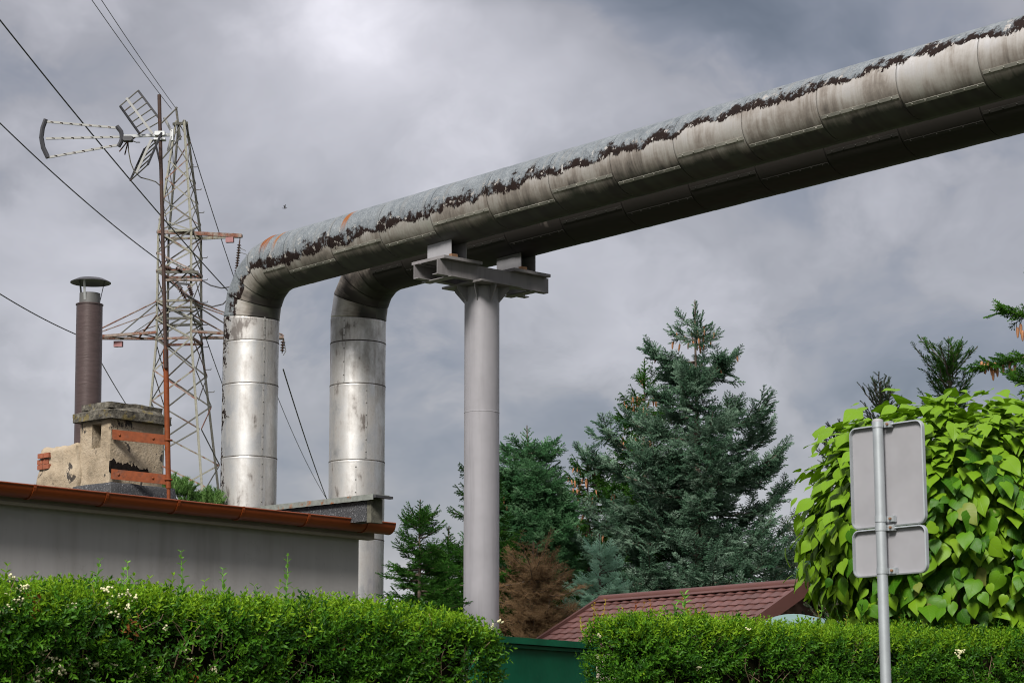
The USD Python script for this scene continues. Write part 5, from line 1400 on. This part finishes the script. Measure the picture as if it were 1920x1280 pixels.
rng = np.random.default_rng(500)
CC = at(1812, 1012, 18.6); CR = np.array([1.22, 1.18, 1.02])
cat = thing('catalpa', 'round headed catalpa with large drooping heart shaped lime leaves behind the sign', 'tree', (CC[0], CC[1], 0))
put(cat, 'trunk', tube([[CC[0], CC[1], 0], [CC[0] + .03, CC[1], 1.3], [CC[0], CC[1] + .02, CC[2] - .5], [CC[0], CC[1], CC[2]]], [.12, .10, .085, .05], 12), M['bark'])
lm = []
for k in range(16):
    a = k * 2.4; e = rng.uniform(0.0, 0.9); d = np.array([math.cos(a) * math.cos(e), math.sin(a) * math.cos(e), math.sin(e)])
    lm.append(tube([CC - Z3 * .45, CC + d * CR * .45, CC + d * CR * .88], [.035, .022, .008], 6, False))
put(cat, 'limbs', join(lm), M['bark'], smooth=True, kind='stuff')
cand = []
# leaves hang in tufts from the ends of some hundred twigs, so that the crown is tiered with dark gaps between
tufts = []
for k in range(1000):
    z = 1 - 1.72 * (k + 0.5) / 1000; a = k * 2.399963 + rng.normal(0, .25); z += rng.normal(0, .03)
    tufts.append((min(z, 0.995), a % (2 * np.pi), rng.uniform(0.90, 1.07)))
for (z, a, lay) in tufts:
    back = (a < np.pi and z < 0.45)
    if back and rng.random() < 0.6: continue
    rr = math.sqrt(max(0, 1 - z * z)) if z > -0.2 else math.sqrt(1 - 0.04) * (1.0 - 0.30 * (-.2 - z))
    n0_ = nrm(np.array([rr * math.cos(a), rr * math.sin(a), max(z, -0.1) + 0.12]))
    lump = 1 + 0.20 * (meshkit.fbm(np.array([[math.cos(a) * 1.8, math.sin(a) * 1.8, z * 1.8]]) + 5, 2, 4)[0] - 0.5)
    dq = np.array([rr * math.cos(a), rr * math.sin(a), z]); dq = dq / ((np.abs(dq) ** 2.6).sum() ** (1 / 2.6) / max(np.linalg.norm(dq), 1e-6)) if z > -.2 else dq
    c0_ = CC + CR * dq * min(lay * lump, 1.045)
    for q in range(rng.integers(4, 8)):
        n = nrm(n0_ + rng.normal(0, 0.16, 3))
        p = c0_ + rng.normal(0, 0.06, 3) - n0_ * (q * 0.035) * rng.uniform(.4, 1.6)
        t = nrm(-Z3 + n * np.dot(Z3, n)) if abs(n[2]) < .97 else nrm(np.array([math.cos(a), math.sin(a), 0]))
        t = nrm(t + nrm(np.cross(n, t)) * rng.normal(0, .36)); o = rng.uniform(0.05, 0.85)
        d = nrm(t * math.cos(o) + n * math.sin(o)); nn = nrm(n * math.cos(o) - t * math.sin(o) + rng.normal(0, .28, 3))
        sz = rng.uniform(0.06, 0.10) if q == 0 and rng.random() < .6 else rng.uniform(0.095, 0.18)
        cand.append((lay - q * 0.05, np.dot(n, nrm(np.array([0, 0, EYE]) - p)), p, d, nn, sz))
for k in range(420):                                        # inner leaves, in the shade of the crown
    d_ = nrm(rng.normal(size=3)); 
    if d_[2] < -0.75: continue
    cand.append((0.2, -1.0, CC + CR * d_ * rng.uniform(0.55, 0.80), nrm(-Z3 + rng.normal(0, .4, 3)), nrm(d_ + rng.normal(0, .4, 3)), rng.uniform(.15, .23)))
vis = sorted(range(len(cand)), key=lambda q: -(cand[q][0] * 1.5 + cand[q][1]) if cand[q][2][0] / cand[q][2][1] < 0.225 else 9)
top300 = set(vis[:300]); rest = []
for q, (ly, fc, p, d, nn, sz) in enumerate(cand):
    v, f, uv = heart_leaf(sz, sz * rng.uniform(.78, .95), rng)
    y = nrm(np.cross(nn, d)); z = np.cross(d, y)
    w = p + v[:, :1] * d + v[:, 1:2] * y + v[:, 2:] * z
    if q in top300: put(cat, 'leaf', trimesh.Trimesh(w, f, process=False), M['catalpa'], uv=uv)
    else: rest.append((w, f, uv))
n0 = 0; V_, F_, UVs = [], [], []
for w, f, uv in rest: V_.append(w); F_.append(f + n0); UVs.append(uv); n0 += len(w)
put(cat, 'foliage', trimesh.Trimesh(np.vstack(V_), np.vstack(F_), process=False), M['catalpa'], uv=np.vstack(UVs), kind='stuff')

# ------------------------------------------------------------------ road sign seen from behind
DS = 13.5
zs = lambda y: at(1650, y, DS)[2]
pt, pb = at(1645.5, 790, DS), at(1661, 1280, DS)
ax = nrm(pt - pb); foot = pb + ax * (-(pb[2]) / ax[2])
sign = thing('road_sign', 'grey backs of two stacked sign plates on a leaning galvanised post', 'road sign', tuple(foot))
SU = nrm(VH - ax * np.dot(VH, ax)); SN = np.cross(ax, SU); SN = SN if SN[1] < 0 else -SN       # SN faces the camera
put(sign, 'post', tube([foot, pt], 0.030, 24), M['galv'])
put(sign, 'post_cap', lathe([(0.031, -0.03), (0.033, -0.028), (0.033, 0.0), (0.028, 0.010), (0.014, 0.016), (0.0005, 0.017)], pt, ax, 24), M['signback'])


def plate(y_top, y_bot, w, shift, r=0.045):
    h = (zs(y_top) - zs(y_bot)); cz_ = (zs(y_top) + zs(y_bot)) / 2
    c = foot + ax * ((cz_ - foot[2]) / ax[2]) - SN * 0.048 + SU * shift
    def rrect(hw, hh, rad, n=6):
        out = []
        for cx, cy, a0 in ((hw - rad, hh - rad, 0), (-hw + rad, hh - rad, 90), (-hw + rad, -hh + rad, 180), (hw - rad, -hh + rad, 270)):
            for k in range(n + 1): a = math.radians(a0 + 90 * k / n); out.append((cx + rad * math.cos(a), cy + rad * math.sin(a)))
        return np.array(out)
    o = rrect(w / 2, h / 2, r); i_ = rrect(w / 2 - 0.007, h / 2 - 0.007, r - 0.006); n = len(o)
    mk = lambda q, dz: c + q[:, :1] * SU + q[:, 1:] * ax + SN * dz
    # sheet: a thin slab; rim: a folded edge standing up to the camera's side
    m = trimesh.convex.convex_hull(np.vstack([mk(o, 0.0), mk(o, -0.003)]))
    p_ = put(sign, 'sign_plate', m, M['signback'], smooth=30)
    v = np.vstack([mk(o, 0.0), mk(o, 0.020), mk(i_, 0.022), mk(i_, 0.0006)]); j = np.arange(n); jn = (j + 1) % n; fs = []
    for k in range(3): fs += [np.stack([k * n + j, k * n + jn, (k + 1) * n + jn], 1), np.stack([k * n + j, (k + 1) * n + jn, (k + 1) * n + j], 1)]
    put(p_, 'folded_rim', trimesh.Trimesh(v, np.vstack(fs), process=False), M['galv'], smooth=35)
    return c


plate(794.5, 987, 0.525, 0.028)
plate(988.5, 1078, 0.525, 0.028)
for y in (796.5, 973, 989.5, 1070):
    c = foot + ax * ((zs(y) - foot[2]) / ax[2])
    cl = put(sign, 'clamp', join([lathe([(0.030, -0.016), (0.0335, -0.016), (0.0335, 0.016), (0.030, 0.016)], c, ax, 24), obox(c + SU * 0.055 - SN * 0.018, SU * 0.022, SN * 0.003, ax * 0.016), obox(c + SU * 0.060 - SN * 0.030, SU * 0.018, SN * 0.014, ax * 0.017, .003)]), M['galv'], smooth=40)
    put(cl, 'bolt', lathe([(0.008, 0), (0.008, 0.012), (0.004, 0.014), (0.0005, 0.0145)], c + SU * 0.058 - SN * 0.016, SN, 6), M['rustbolt'])

# ------------------------------------------------------------------ bird
bc = at(534, 390.5, 120)


def ell(c, r, n=2):
    m = trimesh.creation.icosphere(n); v = np.array(m.vertices) * r + c
    return m3.Manifold(m3.Mesh(v.astype(np.float32), m.faces.astype(np.uint32)))


pts_hull = lambda P_: m3.Manifold.hull_points(np.asarray(P_, float))
body = ell((0, 0, 0), (0.085, 0.028, 0.026)) + ell((0.085, 0, 0.014), (0.028, 0.02, 0.02)) + pts_hull([(-.05, .012, 0), (-.05, -.012, 0), (-.15, .03, .004), (-.15, -.03, .004), (-.15, 0, -.004), (-.05, 0, -.012)]) + pts_hull([(.105, .006, .016), (.105, -.006, .016), (.105, 0, .008), (.128, 0, .012)])
for sy, top_ in ((1, (-0.075, .10, .17)), (-1, (0.055, -.12, .185))):
    body = body + pts_hull([(.045, sy * .01, .012), (-.04, sy * .01, .012), (.04, sy * .05, .09), (-.045, sy * .05, .085), (.0, sy * .02, .004)]) + pts_hull([(.04, sy * .05, .09), (-.045, sy * .05, .085), (.0, sy * .052, .082), top_, (top_[0] - .02, top_[1], top_[2] - .01)])
bm = body.to_mesh(); bt = trimesh.Trimesh(bm.vert_properties[:, :3] + bc, bm.tri_verts, process=False)
bt = trimesh.Trimesh(bt.vertices - bc, bt.faces, process=False)
bp = numbered('/World', 'bird'); b_ = usdkit.mesh(stage, bp, bt, M['bird'], smooth=40); UsdGeom.Xformable(b_).AddTranslateOp().Set(Gf.Vec3d(*map(float, bc)))
tag(b_.GetPrim(), 'small dark bird flying with raised wings between the pylon and the pipe', 'bird')
